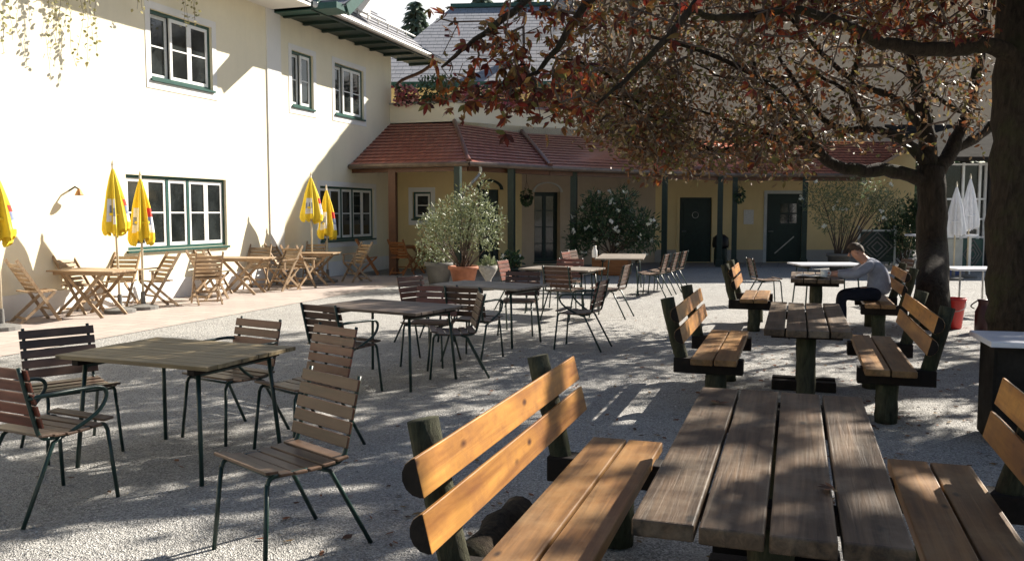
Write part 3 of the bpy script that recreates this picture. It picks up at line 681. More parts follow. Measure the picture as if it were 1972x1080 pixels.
# ------------------------------------------------------------------ metal garden tables and slatted chairs
def garden_table(label, loc, lx, ly, rz, top='gt_wood', nm=None):
    t = thing('garden_table', label, 'table', loc, rz, 'wooden tables on thin green metal legs')
    m = MB(); k = int(round(ly / .095)); w = ly / k
    for i in range(k): m.box((random.uniform(-.006, .006), -ly / 2 + w * (i + .5), .715 + random.uniform(-.001, .001)), (lx, w - .004, .026))
    m.build('tabletop', top, t, bevel=.003)
    for s in (-1, 1): b = MB(); b.box((s * (lx / 2 - .14), 0, .682), (.05, ly * .94, .036)); b.build('batten', 'logend', t)
    for sx in (-1, 1):
        for sy in (-1, 1):
            l = MB(); l.tube([(sx * (lx / 2 - .15), sy * (ly / 2 - .1), .69), (sx * (lx / 2 - .10), sy * (ly / 2 - .05), 0)], .014, 8); l.build('leg', 'metal', t, True)
    for s in (-1, 1): f = MB(); f.bar((s * (lx / 2 - .15), -ly / 2 + .1, .655), (s * (lx / 2 - .15), ly / 2 - .1, .655), .02, .02); f.build('frame', 'metal', t)
    return t
def make_chair(name, label, arms, slat, group):
    # local: faces -y, feet on z=0
    t = thing(name, label, 'chair', (0, 0, 0), 0, group); hw = .225
    st = MB()
    for k in range(6):
        y = -.225 + k * .076; z = .452 - .018 * math.sin(PI * k / 5.0) + (.012 if k == 0 else 0); st.box((0, y, z), (2 * hw + .03, .064, .014), Matrix.Rotation(R((2.5 - k) * -2.2), 3, 'X'))
    st.build('seat', 'slat_grey' if slat != 'slat_dark' else slat, t, bevel=.003)
    bk = MB()
    for k in range(5):
        s = .07 + k * .066; y = .178 + s * .25; z = .455 + s * 1.0; bk.box((0, y - .013 - .012 * 0, z), (2 * hw + .035, .013, .057), Matrix.Rotation(R(-14), 3, 'X'))
    bk.build('backrest', 'slat_shaded' if slat == 'slat_grey' else slat, t, bevel=.003)
    r = .0115
    for s in (-1, 1):
        x = s * hw * .93
        fr1 = MB(); fr1.tube(bez([(x, -.235, .40), (x, -.215, .432), (x, -.16, .436), (x, .1, .428), (x, .17, .45), (x, .20, .52), (x, .2775, .83)], 4), r, 8); fr1.build('frame', 'metal', t, True)
        lf = MB(); lf.tube([(x, -.235, .405), (s * (hw + .01), -.27, 0)], r, 8); lf.build('leg', 'metal', t, True)
        if arms:
            ar = MB(); xx = s * (hw + .035)
            ar.tube(bez([(x, .235, .66), (xx, .17, .672), (xx, -.05, .668), (xx, -.17, .655), (xx, -.195, .60), (xx, -.13, .52), (x, .02, .425)], 4), r, 8); ar.build('armrest', 'metal', t, True)
        lr = MB(); lr.tube([(x, .03, .428), (x, .10, .40), (s * (hw + .015), .31, 0)], r, 8); lr.build('leg', 'metal', t, True)
    cr = MB(); cr.tube([(-hw * .93, .06, .422), (hw * .93, .06, .422)], .008, 6); cr.build('crossbar', 'metal', t, True); cr = MB(); cr.tube([(-hw * .93, -.2, .43), (hw * .93, -.2, .43)], .008, 6); cr.build('crossbar', 'metal', t, True)
    return t
CG = 'slatted metal garden chairs on the gravel'
protos = {}
def chair(label, x, y, f, arms=False, slat='slat'):
    rz = math.atan2(f[0], -f[1]); key = (arms, slat)
    if key not in protos:
        protos[key] = make_chair('garden_armchair' if arms else 'garden_chair', label, arms, slat, CG); o = protos[key]; o.location = (x, y, 0); o.rotation_euler = (0, 0, rz)
    else: o = dup(protos[key], (x, y, 0), rz, label)
    return o
garden_table('nearest square garden table with weathered olive grey top', (-3.80, 4.68, 0), 1.2, .86, R(-4))
chair('brown slatted chair closest to the camera, turned away from its table', -2.31, 3.60, (-.44, -.9), False, 'slat_grey')
chair('dark armchair cut by the left picture edge at the nearest table', -3.93, 3.72, (.15, 1), True, 'slat')
chair('chair with sun glossed dark slats behind the left end of the nearest table', -4.68, 4.66, (.88, -.47), False, 'slat_dark')
chair('red slatted armchair tucked behind the far side of the nearest table', -3.90, 5.38, (-.25, -.97), True, 'slat')
chair('red brown chair at the right end of the nearest table, side on', -3.19, 5.22, (-.40, -.92), False, 'slat')
garden_table('dark topped garden table, second from the camera', (-3.72, 7.62, 0), 1.25, .82, R(-13), 'gt_dark')
chair('black slatted armchair with its back to us before the dark topped table', -3.86, 6.92, (.28, .96), True, 'slat_dark')
chair('dark chair at the right end of the dark topped table, behind its legs', -3.22, 8.08, (-.9, -.45), False, 'slat_dark')
chair('dark chair behind the far edge of the dark topped table', -3.72, 8.60, (.05, -1), False, 'slat')
chair('dark armchair turned away, between the second and third garden tables', -3.38, 9.02, (.12, 1), True, 'slat_dark')
garden_table('third garden table from the camera with a grey brown top', (-3.64, 10.28, 0), 1.3, .78, R(-14), 'gt_pale')
chair('lone armchair with a pink patched seat facing the third table', -2.42, 10.16, (-1, .06), True, 'slat')
chair('red backed chair at the left end of the third garden table', -4.40, 10.02, (.95, -.3), False, 'slat')
chair('chair behind the third garden table with a pale seat', -3.52, 11.15, (.1, -1), False, 'slat_grey')
garden_table('fourth garden table, pale top, in front of the verandah planters', (-3.60, 13.72, 0), 1.2, .8, R(-8), 'gt_pale')
chair('reddish chair behind the fourth table, beside the planters', -3.75, 14.6, (0, -1), False, 'slat')
chair('grey metal chair at the near side of the fourth table', -3.35, 12.85, (.2, .98), False, 'slat_grey')
garden_table('farthest long garden table whose pale top catches the sun', (-3.42, 17.9, 0), .95, 2.1, R(8), 'gt_pale')
chair('first of the chairs along the right side of the farthest long table', -2.62, 17.0, (-1, .1), False, 'slat_grey')
chair('second of the chairs along the right side of the farthest long table', -2.52, 17.75, (-1, .1), False, 'slat_grey')
chair('last chair along the right side of the farthest long table', -2.45, 18.5, (-1, .1), False, 'slat_grey')
chair('chair on the left side of the farthest long table', -4.25, 17.4, (1, -.1), False, 'slat')
chair('brown chair at the right end of the fourth table', -2.72, 13.35, (-1, .1), False, 'slat_dark')
chair('brown chair at the left end of the fourth table', -4.45, 13.95, (1, -.05), False, 'slat')
chair('second chair on the left side of the farthest long table', -4.3, 18.2, (1, -.1), False, 'slat_dark')
t6 = G(1592, 508, .72); garden_table('thin white topped table behind the reading man', (t6.x, t6.y, 0), 1.15, .8, R(18), 'white_top')
chair('white slatted chair left of the thin table behind the reading man', t6.x - 1.05, t6.y - .35, (.95, .3), False, 'slat_grey')
chair('dark chair right of the thin table behind the reading man', t6.x + 1.1, t6.y + .1, (-.95, -.3), False, 'slat_dark')

# ------------------------------------------------------------------ wooden folding furniture along the cream wall
def make_folding_chair(name, label, arms, mat, group):
    t = thing(name, label, 'chair', (0, 0, 0), 0, group); hw = .225
    s = MB()
    for k in range(7): s.box((0, -.22 + k * .062, .44 + .006 * abs(k - 3)), (2 * hw - .03, .05, .018))
    s.build('seat', mat, t)
    b = MB()
    for k in range(6):
        u = .53 + k * .076; y = -.24 + .56 * u; y += .0; b.box((0, y - .012, .92 * u + .0), (2 * hw - .02, .016, .055), Matrix.Rotation(R(-29), 3, 'X'))
    b.build('backrest', mat, t)
    for sx in (-1, 1):
        l = MB(); l.bar((sx * hw, -.27, 0), (sx * hw, .30, .93), .024, .045, (0, 1, 0)); l.build('leg', mat, t)
        l = MB(); l.bar((sx * (hw - .026), -.22, .44), (sx * (hw - .026), .27, 0), .022, .042, (0, 1, 0)); l.build('leg', mat, t)
        if arms:
            a = MB(); a.bar((sx * (hw + .02), -.25, .64), (sx * (hw + .02), .15, .66), .05, .022); a.bar((sx * (hw + .02), -.20, .44), (sx * (hw + .02), -.20, .63), .022, .04); a.build('armrest', mat, t)
    c = MB(); c.bar((-hw, -.12, .2), (hw, -.12, .2), .02, .03); c.build('crossbar', mat, t); c = MB(); c.bar((-hw, .2, .07), (hw, .2, .07), .02, .03); c.build('crossbar', mat, t)
    return t
FG = 'wooden folding chairs along the guest house wall'
fprot = {}
def fchair(label, x, y, f, arms=False, mat='teak'):
    rz = math.atan2(f[0], -f[1]); key = (arms, mat)
    if key not in fprot:
        fprot[key] = make_folding_chair('folding_armchair' if arms else 'folding_chair', label, arms, mat, FG); o = fprot[key]; o.location = (x, y, .006); o.rotation_euler = (0, 0, rz)
    else: o = dup(fprot[key], (x, y, .006), rz, label)
def folding_table(label, x, y, lx, ly, rz, mat='teak'):
    t = thing('folding_table', label, 'table', (x, y, .006), rz, 'wooden folding tables along the guest house wall')
    m = MB(); k = 9
    for i in range(k): m.box((0, -ly / 2 + ly / k * (i + .5), .715), (lx, ly / k - .008, .022))
    m.build('tabletop', mat, t)
    a = MB()
    for s in (-1, 1): a.box((0, s * (ly / 2 - .06), .68), (lx * .86, .022, .05))
    for s in (-1, 1): a.box((s * lx * .4, 0, .68), (.022, ly - .14, .048))
    a.build('apron', mat, t)
    for sy in (-1, 1):
        for sx in (-1, 1):
            l = MB(); yy = sy * (ly / 2 - .09) + sx * .013; l.bar((sx * .30, yy, .66), (-sx * .34, yy, 0), .024, .05, (1, 0, 0)); l.build('leg', mat, t)
    c = MB(); c.bar((0, -ly / 2 + .09, .33), (0, ly / 2 - .09, .33), .03, .03); c.build('crossbar', mat, t)
folding_table('folding table nearest the left picture edge by the cream wall', -10.47, 11.0, 1.2, .72, R(4))
folding_table('middle folding table below the green framed window', -10.52, 14.95, 1.1, .7, R(12))
folding_table('folding table beside the farther pair of yellow parasols', -10.28, 17.35, 1.0, .7, R(12))
fchair('folding chair leaning back at the near end of the leftmost wall table', -10.78, 10.12, (.40, .92))
fchair('folding chair half hidden by the left picture edge', -11.0, 9.3, (.2, .98))
fchair('folding chair against the wall behind the leftmost wall table', -10.95, 12.05, (.25, -.97))
fchair('grey brown folding armchair seen from behind, under the window left half', -10.42, 12.35, (-.42, -.9), True)
fchair('reddish folding chair facing the middle wall table from the near side', -10.42, 13.7, (.2, .98))
fchair('folding chair with its back to the wall below the window corner', -10.95, 16.05, (.3, -.95))
fchair('folding armchair from behind, at the far end of the middle wall table', -10.15, 15.85, (-.3, -.95), True)
fchair('folding armchair facing the farther parasols, near the pilaster', -10.12, 16.35, (.2, .98), True)
fchair('sunlit folding armchair at the edge of the verandah shadow', -9.80, 18.35, (-.5, -.87), True)
fchair('folding chair by the wall under the farther parasols', -10.85, 18.2, (.3, -.95))
fchair('folding chair between wall and leftmost table, half behind its top', -10.98, 11.2, (.98, .1))
fchair('folding chair squeezed between wall and middle table', -10.98, 14.6, (.98, .05))
fchair('folding chair between wall and the table beside the farther parasols', -10.95, 17.0, (.98, .1))
fchair('folding chair on the courtyard side of the gap before the middle wall table', -9.95, 13.05, (-.75, .66))
fchair('shaded dark folding chair under the verandah roof by the window', -10.65, 20.55, (.9, .4), False, 'teak2')
fchair('shaded orange brown folding chair facing away under the verandah roof', -9.78, 20.75, (.1, 1), False, 'teak2')
fchair('folding chair at the wall behind the shaded verandah table', -9.9, 22.6, (0, -1), False, 'teak2')
folding_table('shaded folding table under the verandah roof', -9.75, 21.75, 1.1, .8, 0, 'teak2')

# ------------------------------------------------------------------ parasols
def closed_parasol(label, x, y, top, bot, rad, lean=(0, 0), mats=('yellow_cloth', 'white_cloth', 'red_cloth', 'grey_cloth'), group='folded yellow parasols by the cream wall', logo=True, ph=0.0, name='parasol'):
    t = thing(name, label, 'parasol', (x, y, 0), 0, group)
    pm_ = MB(); pm_.tube([(0, 0, .05), (lean[0], lean[1], top + .02)], .019, 8); pm_.build('pole', 'pole', t, True)
    bs = MB(); bs.lathe([(.24, 0), (.24, .06), (.1, .09), (.04, .1), (.035, .3)], (0, 0, 0), 16); bs.build('base', 'concrete', t)
    cv = MB(); seg = 48; H = top - bot; rows = [(0, .02), (.06, .16), (.18, .36), (.36, .58), (.48, .68), (.6, .78), (.72, .88), (.84, .97), (.94, 1.0), (1.0, .93)]
    fa_ = [random.uniform(.55, 1.5) for _ in range(8)]; fd_ = [random.uniform(-.05, .06) for _ in range(8)]
    vv = []
    for i, (f, rr) in enumerate(rows):
        for k in range(seg):
            a = 2 * PI * k / seg; kf = int((8 * a + ph + PI) / (2 * PI)) % 8; fold = 1 + (.30 * fa_[kf] * math.cos(8 * a + ph) + .10 * math.sin(3 * a + ph * 2) + .05 * math.sin(5 * a + i * .8 + ph)) * min(1, f * 2.2)
            z = top - f * H + ((0.035 * math.cos(8 * a + ph + 1) + fd_[kf]) if i >= 8 else (fd_[kf] * .5 if i >= 5 else 0)); q = 1 - f * .45
            vv.append(V((lean[0] * q + rr * rad * fold * math.cos(a), lean[1] * q + rr * rad * fold * math.sin(a), z)))
    cv.v = vv
    for i in range(len(rows) - 1):
        for k in range(seg):
            cv.f.append((i * seg + k, i * seg + (k + 1) % seg, (i + 1) * seg + (k + 1) % seg, (i + 1) * seg + k)); cv.uv.append([(0, 0)] * 4)
            m_ = 0
            if logo:
                g_ = int(((8 * 2 * PI * k / seg + ph) / (2 * PI)) % 8); inr = (8 * 2 * PI * k / seg + ph) / (2 * PI) % 1
                if g_ % 2 == 0 and not .35 < inr < .6:
                    if i == 4: m_ = 2 if g_ % 4 == 0 else 1
                    elif i == 5: m_ = 3 if k % 3 else 1
                    elif i == 6: m_ = 1
            cv.mi.append(m_)
    cv.build('canopy', list(mats), t, True)
    fi = MB(); fi.lathe([(.012, 0), (.022, .03), (.012, .07), (.004, .1)], (lean[0], lean[1], top), 8); fi.build('finial', 'pole', t)
    sb = MB(); sb.lathe([(rad * .82, 0), (rad * .86, .02), (rad * .82, .04)], (lean[0] * .7, lean[1] * .7, bot + .30), 24); sb.build('strap', mats[0], t)
    return t
q = G(228, 600, 0)
closed_parasol('yellow folded parasol left of the green window, taller of its pair', -10.42, 11.45, 2.36, 1.28, .17, (.0, -.06), ph=.6)
closed_parasol('yellow folded parasol in front of the green window, shorter of its pair', -10.42, 11.98, 2.22, 1.14, .165, (.02, .0), ph=2.1)
closed_parasol('yellow folded parasol near the pilaster, taller of the farther pair', -10.42, 17.40, 2.44, 1.42, .20, (0, 0), ph=1.1)
closed_parasol('yellow folded parasol in front of the shaded window', -10.42, 18.08, 2.18, 1.05, .19, (0, 0), ph=3.0)
closed_parasol('yellow folded parasol just showing at the left picture edge', -10.42, 9.22, 2.2, 1.22, .19, (0, 0), ph=.2)
WP = 'folded white parasols by the pavilion'
pq = G(1840, 562); D3 = 21.0
for lab, px, top_px, bot_px, D, rd in (('white folded parasol directly right of the middle tree trunk', 1841, 357, 452, 21.0, .175), ('tall white folded parasol in front of the pavilion glazing', 1867, 342, 440, 21.6, .19)):
    q = AT(px, 400, D); zt, zb = AT(px, top_px, D).z, AT(px, bot_px, D).z
    closed_parasol(lab, q.x, q.y, zt, zb, rd, (0, 0), ('white_cloth',), WP, False, px * .1)

# ------------------------------------------------------------------ right background: bar, tables, pavilion, screens
bq = AT(1752, 453, 21.8); bl = thing('bar_table', 'tall white topped bar table half hidden by the middle tree trunk', 'table', (bq.x, bq.y, 0), YAW)
m = MB(); m.box((.78, 0, bq.z), (1.56, .6, .05)); m.build('tabletop', 'white_top', bl, bevel=.006)
for x in (.22, 1.45):
    l = MB(); l.box((x, -.1, (bq.z - .03) / 2), (.06, .06, bq.z - .03)); l.build('leg', 'white', bl)
m = MB(); m.box((1.18, .18, .52), (.48, .04, .9)); m.build('panel', 'panel_grey', bl)
m = MB(); m.box((1.18, .155, .1), (.48, .02, .16)); m.build('kick_board', 'blue', bl)
wq = G(1872, 516, .73); wt_ = thing('cafe_table', 'small white table between the two tree trunks', 'table', (wq.x, wq.y, 0), YAW)
m = MB(); m.box((0, 0, .72), (.82, .7, .035)); m.build('tabletop', 'white_top', wt_, bevel=.005)
for sx in (-1, 1):
    for sy in (-1, 1):
        l = MB(); l.tube([(sx * .32, sy * .26, .7), (sx * .35, sy * .3, 0)], .015, 6); l.build('leg', 'zinc', wt_, True)
mq = G(1892, 640); fe = thing('milk_churn', 'dark red metal churn beside the big right trunk', 'churn', (mq.x, mq.y, 0))
m = MB(); m.lathe([(.09, 0), (.105, .03), (.105, .28), (.07, .36), (.065, .41), (.08, .43), (.08, .45)], (0, 0, 0), 18); m.build('body', 'maroon', fe, True)
for s in (-1, 1):
    h_ = MB(); h_.tube(bez([(s * .11, 0, .32), (s * .155, 0, .36), (s * .08, 0, .43)], 4), .009, 6); h_.build('handle', 'maroon', fe, True)
rq = G(1833, 632); rb = thing('bucket', 'bright red plastic bucket at the foot of the middle tree', 'bucket', (rq.x, rq.y, 0))
m = MB(); m.lathe([(.115, 0), (.125, .02), (.165, .40), (.175, .40), (.175, .43), (.16, .43), (.155, .40), (.11, .03)], (0, 0, 0), 20); m.build('body', 'plastic_red', rb, True)
m = MB(); m.tube(bez([(-.17, 0, .41), (-.13, -.14, .30), (.0, -.2, .26), (.13, -.14, .30), (.17, 0, .41)], 4), .006, 6); m.build('handle', 'zinc', rb, True)
# white counter at the right edge, dark box below it stands for shade
cq = V((1.27, 6.55, 0)); ct = thing('serving_counter', 'white topped counter at the right picture edge, dark box added for the shade below', 'counter', cq)
m = MB(); m.hexa([(0, 0, .715), (1.7, .1, .715), (1.7, .72, .715), (-.03, .6, .715), (0, 0, .755), (1.7, .1, .755), (1.7, .72, .755), (-.03, .6, .755)]); m.build('top', 'white_top', ct, bevel=.006)
m = MB(); m.box((.86, .38, .36), (1.62, .48, .69)); m.build('base', 'matt_dark', ct)  # dark box added in place of the shade under the top
m = MB(); m.box((.35, .136, .38), (.56, .012, .58)); m.build('door', 'matt_dark', ct); m = MB(); m.box((.98, .136, .38), (.56, .012, .58)); m.build('door', 'matt_dark', ct)  # flat panels on the added shade box
# pavilion with white glazing
pv0 = AT(1815, 400, 24.0); pv = thing('garden_pavilion', 'dark pavilion with white framed glazing and green diamond panels', 'pavilion', (pv0.x, pv0.y, 0), YAW)
m = MB(); m.box((.62, .25, 1.5), (1.3, .1, 3.0)); m.box((2.6, .1, 1.5), (2.6, .3, 3.0)); m.build('wall', 'black', pv)
wf = MB()
for x in (.05, .62, 1.08, 1.24): wf.box((x, .16, 1.55), (.06, .06, 2.9))
for z in (.95, 1.45, 2.0, 2.95): wf.box((.65, .16, z), (1.24, .05, .05))
wf.build('window_frame', 'white', pv)
pg = MB(); pg.face([(0.05, .19, .95), (1.24, .19, .95), (1.24, .19, 2.95), (.05, .19, 2.95)]); pg.build('pane', 'glass', pv)
def diamond_panel(mb_, c, w_, h_, y):
    for k, f in enumerate((1.0, .68, .36)):
        p_ = [(c[0], c[1] - h_ / 2 * f), (c[0] + w_ / 2 * f, c[1]), (c[0], c[1] + h_ / 2 * f), (c[0] - w_ / 2 * f, c[1])]
        for i in range(4):
            a, b = p_[i], p_[(i + 1) % 4]; mb_.bar((a[0], y, a[1]), (b[0], y, b[1]), .03, .035, (0, 1, 0))
dg_ = MB(); dg_.box((.65, .14, .48), (1.16, .03, .85)); dpo = dg_.build('panel', 'green', pv)
dd = MB(); diamond_panel(dd, (.36, .48), .52, .8, .118); diamond_panel(dd, (.94, .48), .52, .8, .118); dd.build('diamond', 'concrete', dpo)
rfm = MB(); rfm.hexa([(-.4, -.5, 3.0), (4.2, -.5, 3.0), (4.2, 3, 4.2), (-.4, 3, 4.2), (-.4, -.5, 3.12), (4.2, -.5, 3.12), (4.2, 3, 4.32), (-.4, 3, 4.32)]); rfm.build('roof', 'matt_dark', pv)
sc0 = AT(1658, 400, 25.8); sc = thing('wind_screen', 'dark green wind screen panel with concentric diamonds behind the man', 'screen', (sc0.x, sc0.y, 0), YAW)
m = MB(); m.box((.5, 0, .62), (1.0, .04, .9)); m.build('panel', 'greenp', sc)
m = MB(); diamond_panel(m, (.5, .62), .9, .86, -.03); m.build('diamond', 'concrete', sc)
m = MB()
for x in (-.03, 1.03): m.box((x, 0, .62), (.06, .06, 1.24))
m.box((.5, 0, 1.1), (1.0, .06, .05)); m.build('frame', 'panel_grey', sc)

# ------------------------------------------------------------------ plants in pots
def rand_dir(up=0.0):
    v = V((random.gauss(0, 1), random.gauss(0, 1), random.gauss(0, 1) + up)); return v.normalized()
def shrub(name, label, base, pot, stems, clumps, leaf, n, ln, lw, cat='shrub', flowers=None, nf=0, spread=.5, droop=0.0, hollow=.0):
    # clumps: list of (offset, radii) in metres relative to base
    t = thing(name, label, cat, base)
    top = pot or 0.0
    st = MB(); ends = []
    for k in range(stems):
        c, r_ = random.choice(clumps); e = V(c) + V((random.uniform(-1, 1) * r_[0], random.uniform(-1, 1) * r_[1], random.uniform(-.5, .8) * r_[2])) * .8
        a = V((random.uniform(-.08, .08), random.uniform(-.08, .08), top)); md = a.lerp(e, .5) + V((random.uniform(-.06, .06), random.uniform(-.06, .06), .06))
        st.tube(bez([a, md, e], 4), [.018 - .014 * i / 8 for i in range(9)], 5)
    st.build('stem', 'twig', t, True)
    lf = MB(); fl = MB(); tot = sum(r[0] * r[1] * r[2] for c, r in clumps)
    for c, r_ in clumps:
        c = V(c); k = int(n * r_[0] * r_[1] * r_[2] / tot)
        for _ in range(k):
            d = rand_dir(); f = random.random() ** .45
            p_ = c + V((d.x * r_[0], d.y * r_[1], d.z * r_[2])) * f * random.uniform(.85, 1.08)
            if p_.z < top: continue
            dd_ = (d * .8 + rand_dir(.25 - droop)).normalized(); lf.leaf(p_, dd_, rand_dir(.8), ln * random.uniform(.7, 1.3), lw * random.uniform(.8, 1.2))
        if flowers:
            for _ in range(int(nf * r_[0] * r_[1] * r_[2] / tot)):
                d = rand_dir(); p_ = c + V((d.x * r_[0], d.y * r_[1], d.z * r_[2])) * random.uniform(.9, 1.08)
                for q in range(6): fl.leaf(p_ + rand_dir() * .02, rand_dir(-.1), rand_dir(.5), .085, .07)
    lf.build('foliage', leaf, t)
    if flowers: fl.build('blossom', flowers, t)
    return t
def potted(t, kind):
    if kind == 'terracotta':
        m = MB(); m.lathe([(.21, 0), (.30, .40), (.34, .40), (.34, .47), (.30, .47), (.28, .42)], (0, 0, 0), 20); m.build('pot', 'terracotta', t, True)
    elif kind == 'box':
        m = MB(); m.box((0, 0, .27), (.95, .5, .5)); m.box((0, 0, .03), (.85, .4, .06)); m.build('planter', 'teak2', t, bevel=.01)
    elif kind == 'concrete':
        m = MB(); m.lathe([(.22, 0), (.30, .42), (.33, .42), (.33, .5), (.29, .5), (.27, .44)], (0, 0, 0), 18); m.build('pot', 'concrete', t, True)
    elif kind == 'dark':
        m = MB(); m.lathe([(.15, 0), (.2, .26), (.22, .26), (.22, .31), (.19, .31), (.18, .27)], (0, 0, 0), 16); m.build('pot', 'greenp', t, True)
b_ = AT(893, 548, 19.0); b_.z = 0
t = shrub('olive_bush', 'grey green olive bush in a terracotta pot before the verandah corner', b_, .4, 26, [((-.25, 0, 1.35), (.72, .6, .62)), ((.35, .1, 1.35), (.58, .55, .65)), ((.1, 0, 1.85), (.45, .4, .4)), ((-.75, .1, 1.25), (.42, .4, .38)), ((.45, .0, 2.2), (.18, .18, .3))], 'olive_leaf', 3800, .085, .026); potted(t, 'terracotta')
b2 = AT(845, 535, 19.9); b2.z = 0
t = shrub('laurel_bush', 'low dark bush in a concrete tub left of the olive bush', b2, .4, 10, [((-.25, 0, .75), (.32, .3, .42)), ((.05, 0, .62), (.25, .25, .3))], 'olive_leaf', 700, .07, .03); potted(t, 'concrete')
b3 = AT(1178, 510, 22.8); b3.z = 0
t = shrub('oleander_bush', 'big dark green oleander with white flowers in front of the verandah', b3, .5, 24, [((-.2, 0, 1.45), (.8, .6, .6)), ((-.75, 0, 1.0), (.5, .5, .5)), ((.7, 0, 1.3), (.5, .5, .45)), ((.25, 0, 1.95), (.45, .4, .35)), ((-.5, 0, 1.9), (.3, .3, .35)), ((.55, 0, .85), (.5, .4, .35)), ((1.0, 0, 1.0), (.25, .3, .35))], 'dark_leaf', 4200, .15, .034, 'shrub', 'white_flower', 52); potted(t, 'box')
b4 = AT(1615, 500, 24.2); b4.z = 0
t = shrub('oleander_tree', 'leggy pale oleander fanning out above the reading man', b4, .15, 34, [((-.35, 0, 2.0), (.75, .6, .55)), ((.55, 0, 2.1), (.85, .6, .6)), ((1.15, .0, 1.8), (.55, .5, .55)), ((-.1, 0, 1.4), (.6, .5, .45))], 'oleander', 2600, .12, .024, 'shrub', 'white_flower', 16); potted(t, 'concrete')
b5 = AT(1742, 500, 26.0); b5.z = 0
shrub('evergreen_bush', 'nearly black evergreen bush left of the middle tree trunk', b5, 0, 14, [((0, 0, 1.2), (.75, .6, .9)), ((-.5, .1, .8), (.5, .5, .7)), ((.35, 0, 1.6), (.5, .5, .5))], 'dark_leaf', 3000, .11, .05)
b6 = AT(985, 535, 20.9); b6.z = 0
t = shrub('potted_flower', 'dark green pot plant with white flowers beside the verandah post', b6, .28, 6, [((0, 0, .48), (.26, .26, .24))], 'dark_leaf', 260, .1, .05, 'pot plant', 'white_flower', 5); potted(t, 'dark')
b7 = AT(940, 560, 18.4); b7.z = 0
sv = thing('stone_planter', 'small pale stone urn with a plant behind the third garden table', 'urn', b7)
m = MB(); m.lathe([(.14, 0), (.14, .08), (.06, .14), (.07, .22), (.19, .42), (.21, .52), (.18, .52), (.15, .46)], (0, 0, 0), 18); m.build('urn', 'stone_white', sv, True)
m = MB()
for _ in range(160): d = rand_dir(.6); m.leaf(V((0, 0, .52)) + d * random.uniform(.02, .16), d, rand_dir(.5), .09, .05)
m.build('foliage', 'olive_leaf', sv)
b8 = AT(1387, 508, 27.0); b8.z = 0; bn = thing('waste_bin', 'dark barrel shaped bin with a lid beside the dark door', 'bin', b8)
m = MB(); m.lathe([(.17, 0), (.2, .1), (.2, .5), (.18, .55)], (0, 0, 0), 18); m.build('body', 'greenp', bn, True)
m = MB(); m.lathe([(.24, .55), (.26, .62), (.24, .85), (.12, .95), (.03, .97)], (0, 0, 0), 18); m.build('lid', 'black', bn, True)
m = MB(); m.tube([(-.05, 0, .97), (-.04, 0, 1.02), (.04, 0, 1.02), (.05, 0, .97)], .012, 6); m.build('handle', 'black', bn, True)
for lab, px, py, D in (('hanging basket of trailing leaves on the post by the poster', 1424, 372, 26.3), ('hanging basket beside the arched window', 1014, 376, 24.2)):
    c = AT(px, py, D); hb = thing('hanging_basket', lab, 'basket', c, 0, 'hanging baskets under the verandah')
    m = MB(); m.lathe([(.04, -.12), (.10, -.06), (.12, 0), (.11, 0)], (0, 0, 0), 14); m.build('basket', 'black', hb, True)
    m = MB()
    for k in range(3): a = 2 * PI * k / 3; m.tube([(.11 * math.cos(a), .11 * math.sin(a), 0), (0, 0, .42)], .004, 5)
    m.tube([(0, 0, .42), (0, 0, 2.72 - c.z)], .007, 5); m.build('chain', 'black', hb)
    m = MB()
    for _ in range(240): d = rand_dir(-.1); m.leaf(V((d.x * .13, d.y * .13, d.z * .2 - .06)), (d + V((0, 0, -.7))), rand_dir(.5), .09, .04)
    m.build('foliage', 'dark_leaf', hb)
# flower boxes on the parapet
for i, (lab, a, b, tq, fl) in enumerate((('flower box of red geraniums at the house end of the parapet', W0, W1, (.1, .42), 'pink_flower'), ('flower box with a bushy green plant on the parapet over the hip', W0, W1, (.5, .95), None), ('flower box of pink geraniums above the bright tiled roof', W1, W2, (.1, .5), 'pink_flower'), ('flower box of pink geraniums farther along the parapet', W1, W2, (.55, .98), 'pink_flower'), ('flower box nearly hidden by the red leaves', W2, W3, (.08, .5), 'pink_flower'))):
    n_ = V(((b - a).y, -(b - a).x, 0)).normalized(); p0, p1 = a.lerp(b, tq[0]), a.lerp(b, tq[1]); c = p0.lerp(p1, .5) + n_ * .02 + V((0, 0, 4.79))
    fb = thing('flower_box', lab, 'flower box', c, 0, 'flower boxes on the terrace parapet')
    m = MB(c); m.bar(p0 + n_ * -.06 + V((0, 0, 4.87)), p1 + n_ * -.06 + V((0, 0, 4.87)), .2, .16); m.build('box', 'terracotta', fb)
    m = MB(c); f2 = MB(c)
    for _ in range(330 if fl else 420):
        q = p0.lerp(p1, random.random()) + V((0, 0, 4.98)) + n_ * random.uniform(-.15, .28) + V((0, 0, random.uniform(-.28, .28 if fl else .5)))
        if fl and random.random() < .62: f2.leaf(q, rand_dir(.2), rand_dir(.6), .11, .09)
        else: m.leaf(q, rand_dir(.3), rand_dir(.6), .12, .06)
    m.build('foliage', 'dark_leaf', fb)
    if fl: f2.build('blossom', fl, fb)
